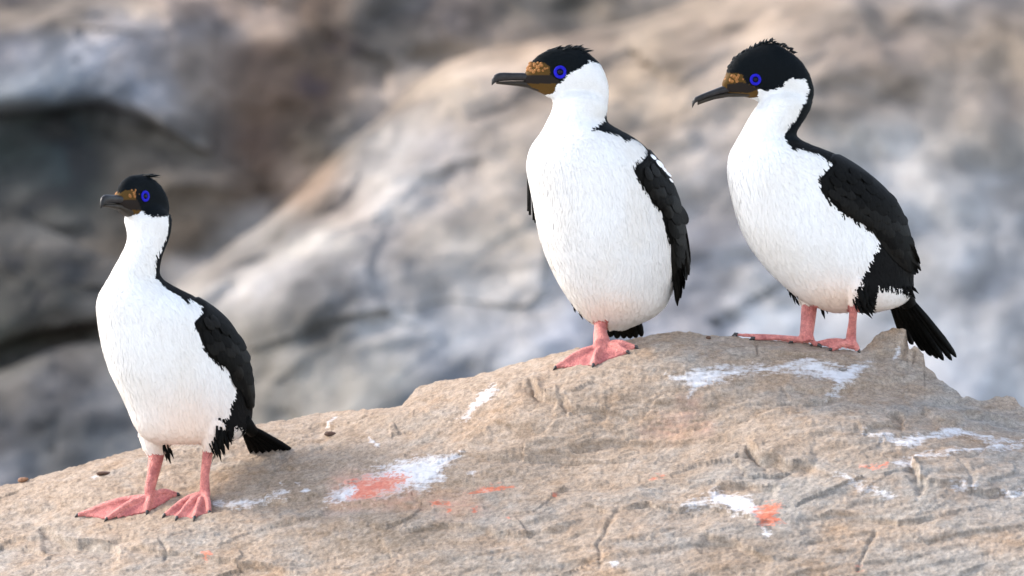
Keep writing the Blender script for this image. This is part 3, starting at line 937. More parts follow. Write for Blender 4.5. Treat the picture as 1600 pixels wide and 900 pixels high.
    for side in (1, -1):
        fs_ = fa[fw & ((lat[fa].mean(1) * side) > 0)]
        if not len(fs_):
            continue
        used, inv = np.unique(fs_.ravel(), return_inverse=True)
        off = 0.0045 * np.clip(dist[used] / 5.0, 0.0, 1.0) - 0.0004
        wv = v[used] + nrm_[used] * off[:, None]
        wsh = child('wing', wv, inv.reshape(-1, 4), FEATHER, root)
        if side == 1:
            near_bvh = BVHTree.FromPolygons([tuple(q) for q in wv], [tuple(int(i) for i in q) for q in inv.reshape(-1, 4)])
            near_wing = wsh
        else:
            far_wing = wsh
    cam0 = Vector((0, -CAM_D, 0))
    def drape(px, py, ylast):
        d_ = (Vector(P(px, py, 0)) - cam0).normalized()
        h1 = near_bvh.ray_cast(cam0, d_)
        h2 = bvh.ray_cast(cam0, d_)
        hs = [h for h in (h1, h2) if h[0] is not None]
        if hs:
            h = min(hs, key=lambda q: q[3])
            return np.array(h[0]), np.array(h[1]), h[0].y
        y_ = ylast if ylast is not None else y0
        return P(px, py, y_ + 0.0035), np.array((0.5, -0.85, 0)), y_ + 0.0035
    def feather(x0_, y0_, x1_, y1_, w_, o0, o1):
        dx, dy_ = x1_ - x0_, y1_ - y0_
        ln = math.hypot(dx, dy_); nx, ny = -dy_ / ln, dx / ln
        rows_ = ((0, 0.45), (0.25, 0.85), (0.5, 1.0), (0.75, 0.95), (0.9, 0.68), (1.0, 0.18))
        out = []; ys_ = [None, None, None]
        for q, wd in rows_:
            for ci, c in enumerate((-1, 0, 1)):
                bx = x0_ + dx * q + nx * c * w_ * 0.5 * wd; by = y0_ + dy_ * q + ny * c * w_ * 0.5 * wd
                p, n_, ys_[ci] = drape(bx, by, ys_[ci])
                if n_[1] > -0.2:
                    n_ = np.array((n_[0], -0.2, n_[2])); n_ /= np.linalg.norm(n_)
                out.append(p + n_ * (o0 * (1 - q) + o1 * q + (0.0011 if c == 0 else 0)))
        fs = []
        for r in range(len(rows_) - 1):
            for c in range(2):
                i0 = r * 3 + c
                fs.append((i0, i0 + 1, i0 + 4, i0 + 3))
        return np.array(out), fs
    feats = []
    sx, sy, ex, ey = S['wing_axis']
    ad = np.array((ex - sx, ey - sy), float); AL = np.linalg.norm(ad); ad /= AL; an = np.array((-ad[1], ad[0]))
    for (x0_, y0_, x1_, y1_, w_) in S['long']:
        feats.append(feather(x0_, y0_, x1_, y1_, w_, 0.0012, 0.0034))
    inner = S['wing_in']
    row = 0
    for al in np.arange(AL * 0.98, -60, -15):
        for ac in np.arange(-130, 131, 12.5):
            q = np.array((sx, sy)) + ad * al + an * (ac + (6.2 if row % 2 else 0)) + RNG.normal(0, 1.4, 2)
            if not in_poly(q[None], inner)[0]:
                continue
            sc_ = 0.75 + 0.55 * np.clip(al / AL, 0, 1)
            an_ = RNG.normal(0, 0.06) - 0.10 * (ac / 60)
            d2 = np.array((ad[0] * math.cos(an_) - ad[1] * math.sin(an_), ad[0] * math.sin(an_) + ad[1] * math.cos(an_)))
            tip = q + d2 * 30 * sc_
            if not in_poly(tip[None], S['wing_tip_ok'])[0]:
                continue
            feats.append(feather(q[0], q[1], tip[0], tip[1], 15 * sc_, 0.0014, 0.0042))
        row += 1
    feats = feats[:150]
    for (x0_, y0_, x1_, y1_, w_) in S.get('white_feathers', []):
        child('wing_feather', *feather(x0_, y0_, x1_, y1_, w_, 0.004, 0.006), WFEATHER, root, near_wing)
    for (x0_, y0_, x1_, y1_, w_) in S.get('far_long', []):
        yf = float(np.interp(y0_, ys, yc)) + 0.012
        q = [(x0_ + (x1_ - x0_) * t_, y0_ + (y1_ - y0_) * t_, h_) for t_, h_ in ((0, .5), (.2, .9), (.5, 1), (.8, .9), (.93, .6), (1, .1))]
        child('wing_feather', *tube([P(a_, b_, yf) for a_, b_, _ in q], [(0.0022, w_ * k0 * h_ * 0.5) for _, _, h_ in q], 8), FEATHER, root, far_wing)
    for fi, (fv, ff) in enumerate(feats):
        child('wing_feather', fv, ff, FEATHER2 if (fi * 7919) % 5 < 2 else FEATHER, root, near_wing)
    # the same feathers on the far wing, mirrored through the bird's own middle plane
    for fv, ff in feats:
        pz = to_px(fv)[:, 1]
        cw = np.stack(((np.interp(pz, ys, cx) - 800) * k0, np.interp(pz, ys, yc)), -1)
        l_ = ((fv[:, :2] - cw) * s[:2]).sum(1)
        mv = fv.copy(); mv[:, :2] -= 2 * l_[:, None] * s[:2]
        child('wing_feather', mv, [q[::-1] for q in ff], FEATHER, root, far_wing)
    # --- tail: a core and stiff feathers
    tl = S['tail']
    cv, cf = tube([P(*tl['core'][0][:2], y0 + tl['core'][0][2]), P(*tl['core'][1][:2], y0 + tl['core'][1][2])], [tl['core'][0][3] * k0, tl['core'][1][3] * k0], 16)
    tail = child('tail', cv, cf, FEATHER, root)
    for (xa, ya, da, xb, yb, db, w_) in tl['feathers']:
        pa, pb = P(xa, ya, y0 + da), P(xb, yb, y0 + db)
        ax = (pb - pa) / np.linalg.norm(pb - pa)
        wd = np.cross(ax, np.array((0.15, -1, 0.2))); wd /= np.linalg.norm(wd)
        nn = np.cross(wd, ax)
        out = []
        for q, ws in ((0, .6), (.35, .9), (.7, 1), (.9, .8), (.97, .5), (1, .12)):
            c = pa * (1 - q) + pb * q + nn * 0.004 * math.sin(q * 3)
            hwid = w_ * k0 * 0.5 * ws
            out += [c - wd * hwid, c + nn * 0.0016, c + wd * hwid, c - nn * 0.0012]
        fs = []
        for r in range(5):
            for c in range(4):
                i0, i1 = r * 4 + c, r * 4 + (c + 1) % 4
                fs.append((i0, i1, i1 + 4, i0 + 4))
        fs += [(3, 2, 1, 0), (20, 21, 22, 23)]
        child('tail_feather', np.array(out), fs, FEATHER, root, tail)
    # --- loose ragged feathers (flank tufts)
    if S.get('tufts'):
        tuf = [(xa + jx, ya + jy, xb + jx * 1.5, yb + jy - (3 if jx else 0), w_ * (0.8 if jx else 1), dd) for (xa, ya, xb, yb, w_, dd) in S['tufts'] for jx, jy in ((0, 0), (3.2, -5), (-3, -7))]
        for (xa, ya, xb, yb, w_, dd) in tuf:
            h_ = bvh.ray_cast(cam0, (Vector(P(xa, ya, 0)) - cam0).normalized())
            yy = (h_[0].y if h_[0] is not None else y0) + dd
            pa, pb = P(xa, ya, yy), P(xb, yb, yy - 0.004)
            r0 = w_ * k0 * 0.5 * 0.75
            child('flank_feather', *tube([pa, pa * 0.5 + pb * 0.5, pb], [(r0 * .5, r0 * .25), (r0 * .9, r0 * .3), (r0 * .06, r0 * .06)], 8), FEATHER, root)
    # --- head details
    for nm, key in (('upper_bill', 'upper'), ('lower_bill', 'lower')):
        rr = np.array(H[key]); rings = []
        xs = np.linspace(rr[0, 0], rr[-1, 0], 26)
        order = np.argsort(rr[:, 0])
        for x in xs:
            t_, b_, w = [np.interp(x, rr[order, 0], rr[order, c]) for c in (1, 2, 3)]
            mid = (t_ + b_) / 2; hh = (b_ - t_) / 2
            rings.append(np.stack([hp(x, mid - hh * np.sign(math.cos(q)) * abs(math.cos(q)) ** 0.8, w * np.sign(math.sin(q)) * abs(math.sin(q)) ** 0.85) for q in np.linspace(0, 2 * math.pi, 20, endpoint=False)]))
        bv, bf = closed_loft(rings)
        child(nm, bv, bf, BILL_LOW if key == 'lower' else BILL, root)
    def on_head(x, y, sgn):
        o_ = Vector(hp(x, y, 120 * sgn))
        h_ = bvh.ray_cast(o_, Vector(-sh * sgn))
        if h_[0] is None:
            return hp(x, y, 12 * sgn), sh * sgn
        return np.array(h_[0]), np.array(h_[1])
    ex_, ey_, er = H['eye']; er *= 0.95
    for sgn in (1, -1):
        p, n_ = on_head(ex_, ey_, sgn)
        n_ = n_ + sh * sgn * 0.6; n_ /= np.linalg.norm(n_)
        u = np.cross(up, n_); u /= np.linalg.norm(u); w = np.cross(n_, u)
        R1 = er * k0 * 0.74; r1 = er * k0 * 0.25
        tv, tf = [], []
        A_, B_ = 36, 12
        for i in range(A_):
            t_ = 2 * math.pi * i / A_
            dr = u * math.cos(t_) + w * math.sin(t_)
            for j in range(B_):
                q = 2 * math.pi * j / B_
                tv.append(p + n_ * (0.0012 + r1 * 0.55 * math.sin(q)) + dr * (R1 + r1 * math.cos(q)))
                tf.append((i * B_ + j, ((i + 1) % A_) * B_ + j, ((i + 1) % A_) * B_ + (j + 1) % B_, i * B_ + (j + 1) % B_))
        # the ball of the eye
        bm = bmesh.new(); bmesh.ops.create_uvsphere(bm, u_segments=20, v_segments=12, radius=1)
        sv_ = np.array([q.co[:] for q in bm.verts]); sf_ = [[q.index for q in fq.verts] for fq in bm.faces]; bm.free()
        rb = er * k0 * 0.5
        ball = p - n_ * 0.0006 + rb * (sv_[:, :1] * u + sv_[:, 1:2] * w + 0.75 * sv_[:, 2:] * n_)
        eye = child('eye', ball, sf_, IRIS, root)
        child('eye_ring', tv, tf, EYERING, root, eye)
    # caruncle: warty orange skin over the base of the bill
    cv = []
    bm = bmesh.new(); bmesh.ops.create_icosphere(bm, subdivisions=2, radius=1)
    sv_ = np.array([q.co[:] for q in bm.verts]); sf_ = [tuple(q.index for q in fq.verts) for fq in bm.faces]; bm.free()
    K = S['caruncle']
    rg_ = np.random.default_rng(5)
    for i in range(K['n']):
        for sgn in (1, -1):
            t_ = rg_.random() * 6.283; rr_ = math.sqrt(rg_.random())
            x = K['x'] + K['rx'] * rr_ * math.cos(t_); y = K['y'] + K['ry'] * rr_ * math.sin(t_)
            p, n_ = on_head(x, y, sgn)
            r_ = K['r'] * k0 * (0.7 + 0.6 * rg_.random())
            cv.append((list(p - n_ * r_ * K['sink'] + sv_ * r_), sf_))
    for (x, y, l_, r_) in K['front']:
        cv.append((list(hp(x, y, l_) + sv_ * r_ * k0 * (1 + 0.12 * vnoise(sv_ * 3, 3))[:, None]), sf_))
    child('caruncle', *join(cv), CARUNC, root)
    # crest of loose crown feathers
    cv = []
    for (xa, ya, xb, yb, w_, l_) in S['crest']:
        yy = H0[1]
        off = sh * (l_ * k0)
        pa, pb = P(xa, ya, yy) + off, P(xb, yb, yy) + off
        mid = pa * 0.5 + pb * 0.5 + up * 0.0008
        r0 = w_ * k0 * 0.5
        cv.append(tube([pa, mid, pb], [r0, r0 * 0.75, r0 * 0.05], 7))
    child('crest', *join(cv), CREST, root)
    for p, d_ in claws:
        tip = p + d_ * 0.009 - up * 0.0022
        child('claw', *tube([p - d_ * 0.001, p + d_ * 0.004 + up * 0.0012, tip], [0.0037, 0.0031, 0.0006], 9), CLAW, root)
    return root

BILL_LOW = simple_mat('bill_base', (0.022, 0.0165, 0.011), 0.5, 0.2, 60, 0.5, 0.3, 0.001)

def saw(pts_, n, dx, dy, w, lat):
    out = []
    p = np.array(pts_, float)
    sgl = np.concatenate(([0], np.cumsum(np.hypot(*np.diff(p, axis=0).T))))
    for q in np.linspace(0, sgl[-1], n):
        x = np.interp(q, sgl, p[:, 0]); y = np.interp(q, sgl, p[:, 1])
        out.append((x, y, x + dx * random.uniform(.6, 1.3), y + dy * random.uniform(.5, 1.4), w, random.uniform(-lat, lat)))
    return out

# left bird ----------------------------------------------------------
B1 = dict(label='leftmost cormorant, lowest on the rock, head turned towards the viewer, both pink feet flat', yaw=38, hyaw=58, ref=278, lean=0.72, legy=724, foot_y=765, head_end=337,
    rings=[(320, 215, 245, 1.05), (328, 203, 258, 1.05), (336, 194, 266, 1.05), (346, 194.5, 267, 1.05), (360, 199.5, 266, 1.05), (372, 200.5, 263.5, 1.08), (385, 197, 258, 1.1), (400, 189, 252, 1.12), (418, 179.5, 248, 1.15), (433, 171, 248, 1.2),
           (440, 168, 255, 1.25), (446, 164, 266, 1.3), (452, 160, 278, 1.35), (457, 157, 289, 1.4), (470, 153, 314, 1.45), (484, 152.5, 335, 1.5), (502, 155, 354, 1.55), (520, 157.5, 366, 1.6), (551, 164, 382, 1.6), (582, 174, 390, 1.6),
           (613, 189.5, 394, 1.6), (640, 202, 393, 1.6), (660, 209, 391, 1.55), (674, 217, 386, 1.5), (684, 226, 376, 1.45), (690, 236, 360, 1.4), (694, 255, 340, 1.4)],
    head=scaled_head(HEAD_B2, 0.87, 219, 312.5),
    legs=[dict(rock=(236, 786), path=[(247, 690, 12.5), (244, 715, 12), (239, 742, 9.5), (234, 764, 8.5)], toes=[(122, 811), (168, 812), (230, 800), (277, 777)], thigh=(243, 712, 19), bare=709, topy=0.025),
          dict(rock=(321, 784), path=[(327, 690, 9), (324, 712, 8.2), (320, 742, 7), (320, 764, 8)], toes=[(258, 805), (277, 810), (304, 812), (327, 804)], thigh=(329, 706, 13), bare=703, topy=-0.03)],
    black=[[(150, 250), (330, 250), (330, 330), (268, 336), (250, 338), (236, 337.5), (226, 334), (220, 329), (205, 329), (170, 330)],
           [(262, 330), (290, 330), (290, 440), (250, 440), (242.5, 436), (243, 412), (250, 394), (260, 372), (264, 350)],
           [(243, 430), (252, 443), (262, 453), (272, 461), (283, 463), (291, 474), (301, 470), (316, 479), (315, 490), (304, 501), (303, 508), (312, 520), (317, 541), (328, 558), (352, 577), (367, 592), (370, 606), (366, 627), (359, 651), (347, 675), (333, 699), (338, 730), (420, 730), (430, 420), (260, 420)]],
    white=[[(365, 671), (373, 668), (392, 690), (378, 704), (362, 704)]],
    skin=[[(177, 296), (185, 296), (188, 302), (196, 297), (208, 296), (214, 302), (212, 311), (196, 313), (180, 315)], [(186, 329), (200, 327), (222, 328), (214, 337), (206, 341), (196, 342)]], lore=[[(178, 315), (196, 313), (214, 311), (223, 328), (200, 328), (184, 328)]],
    wing=[(300, 468), (316, 479), (315, 490), (304, 501), (303, 508), (312, 520), (317, 541), (328, 558), (352, 577), (367, 592), (377, 604), (384, 640), (420, 640), (420, 480), (330, 440)],
    wing_in=[(312, 500), (322, 482), (345, 494), (366, 516), (383, 554), (391, 590), (384, 600), (366, 582), (340, 560), (322, 538)],
    wing_tip_ok=[(300, 480), (330, 470), (372, 515), (388, 550), (397, 600), (394, 632), (384, 625), (366, 592), (350, 578), (326, 558), (314, 535)],
    wing_axis=(322, 500, 388, 620),
    long=[(350, 540, 378, 612, 13), (358, 540, 384, 624, 13), (364, 545, 388, 634, 12), (369, 550, 390, 641, 11), (374, 560, 393, 634, 10), (378, 565, 395, 622, 9)],
    tail=dict(core=[(378, 655, .03, 13), (396, 676, .055, 9)], feathers=[(380, 660, .04, 462, 708, .10, 9), (380, 662, .045, 456, 709, .105, 10), (379, 664, .05, 445, 711, .11, 11), (378, 666, .05, 432, 712, .115, 11), (378, 668, .055, 419, 713, .12, 11), (377, 668, .055, 406, 712, .125, 11), (377, 668, .06, 394, 709, .13, 10)]),
    tufts=[(338, 690, 346, 722, 9, -.003), (334, 696, 341, 716, 7, -.003), (345, 685, 352, 712, 9, -.003), (330, 700, 336, 713, 5, -.003), (352, 680, 358, 704, 9, -.003), (340, 700, 329, 727, 2, -.003), (222, 690, 234, 708, 7, .03), (259, 700, 267, 725, 9, .02), (258, 698, 261, 722, 7, .02), (346, 660, 350, 690, 12, -.003), (342, 672, 344, 704, 10, -.003)],
    caruncle=dict(n=10, x=-37, y=-9, rx=10, ry=7, r=2.6, sink=0.45, front=[(-52, -9, -5, 4.2), (-54, -6, -3, 3.6), (-51, -12, -2, 3.6), (-50, -8, -8, 4)]),
    crest=saw([(205, 278), (222, 274), (238, 276)], 9, 16, -1, 3.2, 7) + [(220, 276, 250, 277.5, 3, 0), (222, 275, 248, 275, 2.6, 3), (226, 277, 249, 284, 3, -3), (222, 274.5, 242, 271.5, 2.5, 2)],
    bounce_stain=(300, 672, 75, 55, 0.75), jit=0.9)

B2 = dict(label='middle cormorant, breast to the viewer, head in profile facing left, one foot in view', yaw=58, hyaw=10, ref=950, lean=1.15, legy=520, foot_y=538, head_end=158,
    rings=[(138, 892, 920, 1.0), (144, 878, 936, 1.0), (152, 866, 947, 1.0), (160, 863, 949, 1.0), (168, 866.5, 949, 1.0), (174, 863.5, 948, 1.02), (182, 859, 946, 1.05), (191, 854, 945, 1.1), (197, 852, 953, 1.12), (203, 849, 967, 1.15), (210, 845, 981, 1.2),
           (217, 838.5, 993, 1.22), (228, 830.5, 1007, 1.25), (236, 827, 1014, 1.28), (245, 825, 1022, 1.3), (260, 822, 1034.5, 1.32), (275, 824.5, 1043, 1.34), (290, 827.5, 1052, 1.35), (317, 833, 1062, 1.35), (345, 837.5, 1067, 1.35), (373, 843, 1069, 1.35),
           (407, 855, 1068, 1.35), (430, 866, 1062, 1.35), (450, 876.5, 1054, 1.35), (478, 895.5, 1042, 1.35), (492, 908, 1028, 1.35), (500, 916, 1014, 1.3), (506, 925, 1000, 1.3), (512, 935, 984, 1.3), (517, 948, 970, 1.3)],
    head=head_rel(HEAD_B2, math.cos(math.radians(10))),
    legs=[dict(rock=(941, 556), path=[(939, 490, 9), (938, 508, 9), (938, 522, 11), (941, 537, 14)], toes=[(869, 580), (927, 578), (980, 558), (993, 550)], thigh=(946, 490, 8), bare=500, topy=0.0)],
    dy=0.06, head_dy=0.0,
    black=[[(815, 105), (830, 50), (945, 50), (937, 101), (933, 99), (921, 95), (908, 105.5), (890, 114.5), (884, 122), (877, 129), (868, 134), (850, 124), (822, 120)],
           [(926, 203), (940, 205), (956, 208.5), (968, 214), (977, 221), (990, 218), (1002, 226), (1012, 240), (1003, 251), (990, 261.5), (995, 278), (1010, 302), (1020, 320), (1034, 332), (1040, 360), (1048, 391), (1050, 426), (1052, 450), (1045, 474), (1060, 500), (1110, 500), (1110, 180), (946, 180), (944, 192)]],
    white=[],
    skin=[[(816, 100), (835, 97), (850, 98), (860, 105), (860, 117), (816, 118)], [(806, 128), (862, 126), (869, 130), (867, 145), (852, 149), (806, 142)]], lore=[[(815, 118), (861, 117), (880, 131), (862, 130), (840, 131), (815, 130)]],
    wing=[(996, 232), (1006, 242), (1003, 251), (990, 261.5), (995, 278), (1010, 302), (1020, 320), (1034, 332), (1040, 360), (1048, 391), (1050, 426), (1052, 450), (1047, 470), (1090, 470), (1090, 230)],
    wing_in=[(998, 264), (1010, 252), (1030, 258), (1050, 290), (1063, 325), (1067, 370), (1058, 400), (1050, 380), (1045, 345), (1024, 318), (1004, 285)],
    wing_tip_ok=[(990, 265), (1012, 245), (1035, 258), (1058, 295), (1070, 330), (1074, 380), (1075, 425), (1055, 440), (1049, 390), (1042, 358), (1018, 315)],
    white_feathers=[(1014, 243, 1021, 252, 4.5), (1023, 252, 1032, 264, 6), (1031, 261, 1037, 271, 3.6), (1037, 269, 1044, 278, 3.2), (1043, 280, 1047, 287, 2.6)],
    far_long=[(827, 268, 828, 336, 14), (829, 272, 837, 348, 12), (825.5, 272, 825.5, 330, 8), (831, 268, 834, 344, 13)],
    wing_axis=(1010, 265, 1062, 420),
    long=[(1050, 380, 1057, 478, 10), (1053, 370, 1062, 466, 11), (1056, 360, 1067, 452, 11), (1060, 350, 1071, 438, 11), (1063, 345, 1075, 430, 10), (1066, 340, 1076, 416, 9), (1058, 380, 1059, 470, 9)],
    tail=dict(core=[(976, 470, .10, 24), (977, 512, .12, 24)], feathers=[(960, 480, .10, 953, 527, .105, 14), (966, 480, .10, 964, 529, .105, 14), (972, 480, .10, 975, 529, .105, 14), (978, 480, .10, 985, 529, .105, 14), (984, 480, .10, 994, 528, .105, 13), (990, 480, .10, 1003, 526, .105, 11)]),
    tufts=[(897, 478, 899, 489, 6, .02), (903, 482, 911, 500, 6, .02), (911, 490, 923, 505, 6, .02)],
    caruncle=dict(n=30, x=-52 , y=-13.5, rx=14, ry=8, r=2.7, sink=0.45, front=[(-63, -15, 3, 4.2), (-66, -10, 4, 3.4), (-62, -20, 2, 3.5), (-64, -13, -3, 4), (-66, -8, 0, 3.2), (-60, -21, -3, 3), (-63, -17, 6, 3)]),
    crest=saw([(838, 91), (852, 82), (870, 77), (890, 76), (905, 77)], 34, 11, -5.5, 3.2, 9) + saw([(862, 80), (890, 78), (912, 82)], 14, 17, -3, 3, 12) + [(888, 77, 912, 72, 4, 0), (890, 78, 919, 75.5, 4, 2), (894, 80, 917, 82, 4, 3), (898, 82, 913, 86, 4, 4), (896, 79, 910, 76, 4, -3)],
    bounce_stain=(965, 482, 50, 24, 0.55), jit=1.0)

B3 = dict(label='rightmost cormorant in profile facing left, black stripe down its nape, beside the rock knob', yaw=27, hyaw=12, ref=1305, lean=0.5, legy=498, foot_y=524, head_end=160,
    rings=[(138, 1212, 1240, 1.05), (146, 1198, 1256, 1.05), (155, 1187, 1267, 1.05), (162, 1188, 1268, 1.05), (170, 1180, 1265, 1.08), (179, 1174, 1260.5, 1.1), (190, 1168, 1254, 1.12), (200, 1162, 1247, 1.15), (210, 1157, 1241, 1.18), (216, 1154, 1242, 1.2), (222, 1150.5, 1254, 1.25),
           (227, 1147, 1267, 1.3), (232, 1144, 1283, 1.35), (238, 1140.5, 1300, 1.4), (246, 1138, 1316, 1.45), (254, 1137, 1330, 1.5), (263, 1136, 1344, 1.55), (272, 1136, 1356, 1.6), (284, 1137, 1371, 1.65), (293, 1138.5, 1381, 1.7), (317, 1143.5, 1403, 1.75),
           (340, 1150, 1414, 1.8), (360, 1156.5, 1421, 1.8), (388, 1171, 1427, 1.8), (416, 1192.5, 1430, 1.8), (432, 1207, 1429, 1.8), (444, 1221, 1429, 1.75), (454, 1231, 1429, 1.7), (463, 1243, 1426, 1.7), (472, 1255, 1418, 1.7), (480, 1271, 1404, 1.7), (486, 1292, 1380, 1.7), (489, 1312, 1352, 1.6)],
    head=head_rel(HEAD_B3, math.cos(math.radians(12))),
    legs=[dict(rock=(1262, 540), path=[(1266, 466, 13), (1264, 485, 12.5), (1262, 506, 11.5), (1260, 524, 11)], ts=0.6, arch=0.002, sag=0.0, toes=[(1150, 526), (1177, 532), (1237, 537), (1280, 544)], thigh=(1264, 482, 15), bare=477, topy=0.03),
          dict(rock=(1330, 548), path=[(1336, 462, 8), (1334, 480, 6.8), (1332, 504, 6.4), (1330, 524, 8)], arch=0.006, sag=-0.001, toes=[(1271, 541), (1299, 552), (1341, 551)], thigh=(1334, 482, 9), bare=475, topy=-0.055)],
    black=[[(1184, 139), (1201, 142), (1223.5, 134.5), (1228, 126.5), (1240, 121), (1258, 125), (1264, 140), (1258, 161), (1246, 182), (1231, 200), (1226, 214), (1237, 233), (1250, 234), (1264, 238), (1280, 243), (1300, 257), (1291, 266), (1282, 278), (1282, 296), (1297, 317), (1324, 338.7), (1358, 357), (1374, 374), (1371, 395), (1355, 423), (1343, 451), (1335, 469), (1345, 492), (1363, 502), (1368, 470), (1371, 452), (1400, 453), (1425, 463), (1445, 475), (1500, 475), (1500, 40), (1130, 40), (1120, 118), (1150, 122), (1165, 134)]],
    white=[],
    skin=[[(1124, 112), (1160, 116), (1166, 130), (1186, 138), (1184, 152), (1160, 154), (1120, 156)]], lore=[[(1136, 132), (1160, 128), (1188, 139), (1170, 145), (1136, 144)]],
    wing=[(1284, 262), (1300, 257), (1291, 266), (1282, 278), (1282, 296), (1297, 317), (1324, 338.7), (1358, 357), (1380, 372), (1396, 400), (1415, 424), (1460, 424), (1460, 300), (1400, 250), (1330, 238), (1300, 240)],
    wing_in=[(1290, 280), (1306, 256), (1330, 258), (1362, 280), (1390, 308), (1408, 335), (1418, 370), (1410, 385), (1390, 378), (1355, 350), (1320, 328), (1294, 304)],
    wing_tip_ok=[(1284, 285), (1300, 250), (1335, 254), (1375, 282), (1406, 314), (1423, 352), (1432, 400), (1434, 425), (1410, 412), (1378, 374), (1355, 356), (1320, 335), (1295, 315)],
    wing_axis=(1295, 280, 1420, 410),
    long=[(1360, 350, 1416, 420, 16), (1366, 345, 1422, 427, 15), (1372, 345, 1429, 429, 14), (1380, 345, 1433, 427, 13), (1388, 345, 1437, 423, 12), (1396, 345, 1436, 412, 11), (1402, 345, 1431, 400, 10)],
    tail=dict(core=[(1408, 448, .04, 16), (1420, 476, .06, 12)], feathers=[(1418, 462, .06, 1494, 558, .115, 12), (1416, 464, .06, 1487, 563, .118, 12), (1413, 467, .065, 1474, 563, .12, 13), (1410, 470, .065, 1465, 560, .125, 14), (1406, 472, .07, 1455, 556, .13, 14), (1402, 474, .07, 1443, 548, .135, 15), (1398, 478, .07, 1426, 538, .14, 14), (1394, 480, .075, 1412, 530, .145, 14)]),
    tufts=[(1345, 478, 1363, 498, 9, -.003), (1352, 470, 1364, 494, 12, -.003), (1340, 476, 1348, 492, 8, -.003), (1336, 474, 1340, 488, 6, -.003), (1346, 455, 1352, 485, 14, -.003), (1283, 478, 1289, 499, 8, .05), (1238, 458, 1243, 476, 5, .02), (1233, 454, 1236, 466, 5, .02), (1243, 466, 1249, 478, 6, .02), (1418, 450, 1431, 467, 10, .01), (1410, 452, 1420, 462, 10, .005)],
    caruncle=dict(n=16, x=-54, y=14, rx=10, ry=6.5, r=2.6, sink=0.55, front=[(-67, 15, 3, 4), (-65, 11, 2, 4), (-67, 18, -2, 4), (-64, 10, -3, 3.6), (-68, 20, 2, 3.2)]),
    crest=saw([(1138, 108), (1147, 94), (1160, 84), (1176, 75), (1190, 69), (1205, 66)], 46, 3, -6, 3.6, 11) + saw([(1205, 67), (1222, 72), (1240, 83)], 22, 8, -1.5, 3.4, 11) + [(1196, 68, 1212, 61, 4, 1), (1188, 71, 1206, 62.5, 4, -3), (1155, 88, 1163, 77, 4, 2), (1185, 74, 1203, 63, 4, 2), (1175, 78, 1190, 66, 4, 5), (1165, 84, 1176, 73, 4, 5)],
    bounce_stain=(1310, 468, 70, 36, 0.75), jit=1.0)
for S in (B1, B2, B3):
    make_bird(S)

# ------------------------------------------------------------------ the rocky shore behind, far out of focus
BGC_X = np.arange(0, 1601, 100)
BGC = {  # shore rock colours with the shade of clefts and hollows already in them
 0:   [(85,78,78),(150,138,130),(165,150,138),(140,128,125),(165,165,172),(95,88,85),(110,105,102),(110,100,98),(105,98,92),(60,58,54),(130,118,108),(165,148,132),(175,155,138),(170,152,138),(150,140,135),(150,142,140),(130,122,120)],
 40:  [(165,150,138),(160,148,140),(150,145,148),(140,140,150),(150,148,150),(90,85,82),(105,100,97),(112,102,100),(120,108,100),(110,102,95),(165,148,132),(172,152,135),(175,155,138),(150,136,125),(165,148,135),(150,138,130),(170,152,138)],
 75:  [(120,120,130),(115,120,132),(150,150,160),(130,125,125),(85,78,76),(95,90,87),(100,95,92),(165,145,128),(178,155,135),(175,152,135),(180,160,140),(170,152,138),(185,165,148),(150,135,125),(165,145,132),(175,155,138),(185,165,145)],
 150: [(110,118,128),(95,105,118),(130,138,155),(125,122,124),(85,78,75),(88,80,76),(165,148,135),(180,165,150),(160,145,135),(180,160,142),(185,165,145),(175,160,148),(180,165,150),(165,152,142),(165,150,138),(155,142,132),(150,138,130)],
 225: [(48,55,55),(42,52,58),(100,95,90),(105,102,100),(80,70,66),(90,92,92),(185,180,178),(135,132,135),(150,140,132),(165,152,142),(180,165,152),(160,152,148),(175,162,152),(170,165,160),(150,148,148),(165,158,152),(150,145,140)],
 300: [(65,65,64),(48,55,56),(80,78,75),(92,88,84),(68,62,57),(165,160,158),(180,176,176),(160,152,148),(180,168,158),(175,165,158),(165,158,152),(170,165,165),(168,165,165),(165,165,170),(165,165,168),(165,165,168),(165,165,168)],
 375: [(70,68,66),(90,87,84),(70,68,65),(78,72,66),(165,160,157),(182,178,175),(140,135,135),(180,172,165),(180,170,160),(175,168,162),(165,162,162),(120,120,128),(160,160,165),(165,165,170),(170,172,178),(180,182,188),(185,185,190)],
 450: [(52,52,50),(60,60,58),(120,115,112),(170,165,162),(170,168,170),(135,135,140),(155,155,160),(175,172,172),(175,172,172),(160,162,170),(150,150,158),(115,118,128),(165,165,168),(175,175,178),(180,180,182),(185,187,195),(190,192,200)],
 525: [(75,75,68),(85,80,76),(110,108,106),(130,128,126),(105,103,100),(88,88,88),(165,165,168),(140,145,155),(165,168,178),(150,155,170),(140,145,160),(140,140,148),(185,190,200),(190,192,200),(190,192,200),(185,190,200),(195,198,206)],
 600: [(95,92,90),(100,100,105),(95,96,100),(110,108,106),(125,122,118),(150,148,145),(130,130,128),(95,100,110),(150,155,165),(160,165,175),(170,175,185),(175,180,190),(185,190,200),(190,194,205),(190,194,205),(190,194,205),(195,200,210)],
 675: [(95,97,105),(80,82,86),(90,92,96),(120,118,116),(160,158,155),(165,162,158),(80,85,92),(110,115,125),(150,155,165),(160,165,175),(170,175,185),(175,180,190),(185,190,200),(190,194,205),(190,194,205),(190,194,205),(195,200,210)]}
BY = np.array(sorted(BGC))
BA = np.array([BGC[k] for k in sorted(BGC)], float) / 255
BA[0:6, 4:6] *= np.array((1.02, 0.89, 0.78)); BA[0:4, 3] *= np.array((1.05, 0.99, 0.93)); BA[5:7, 2:4] *= np.array((1.06, 0.98, 0.9))
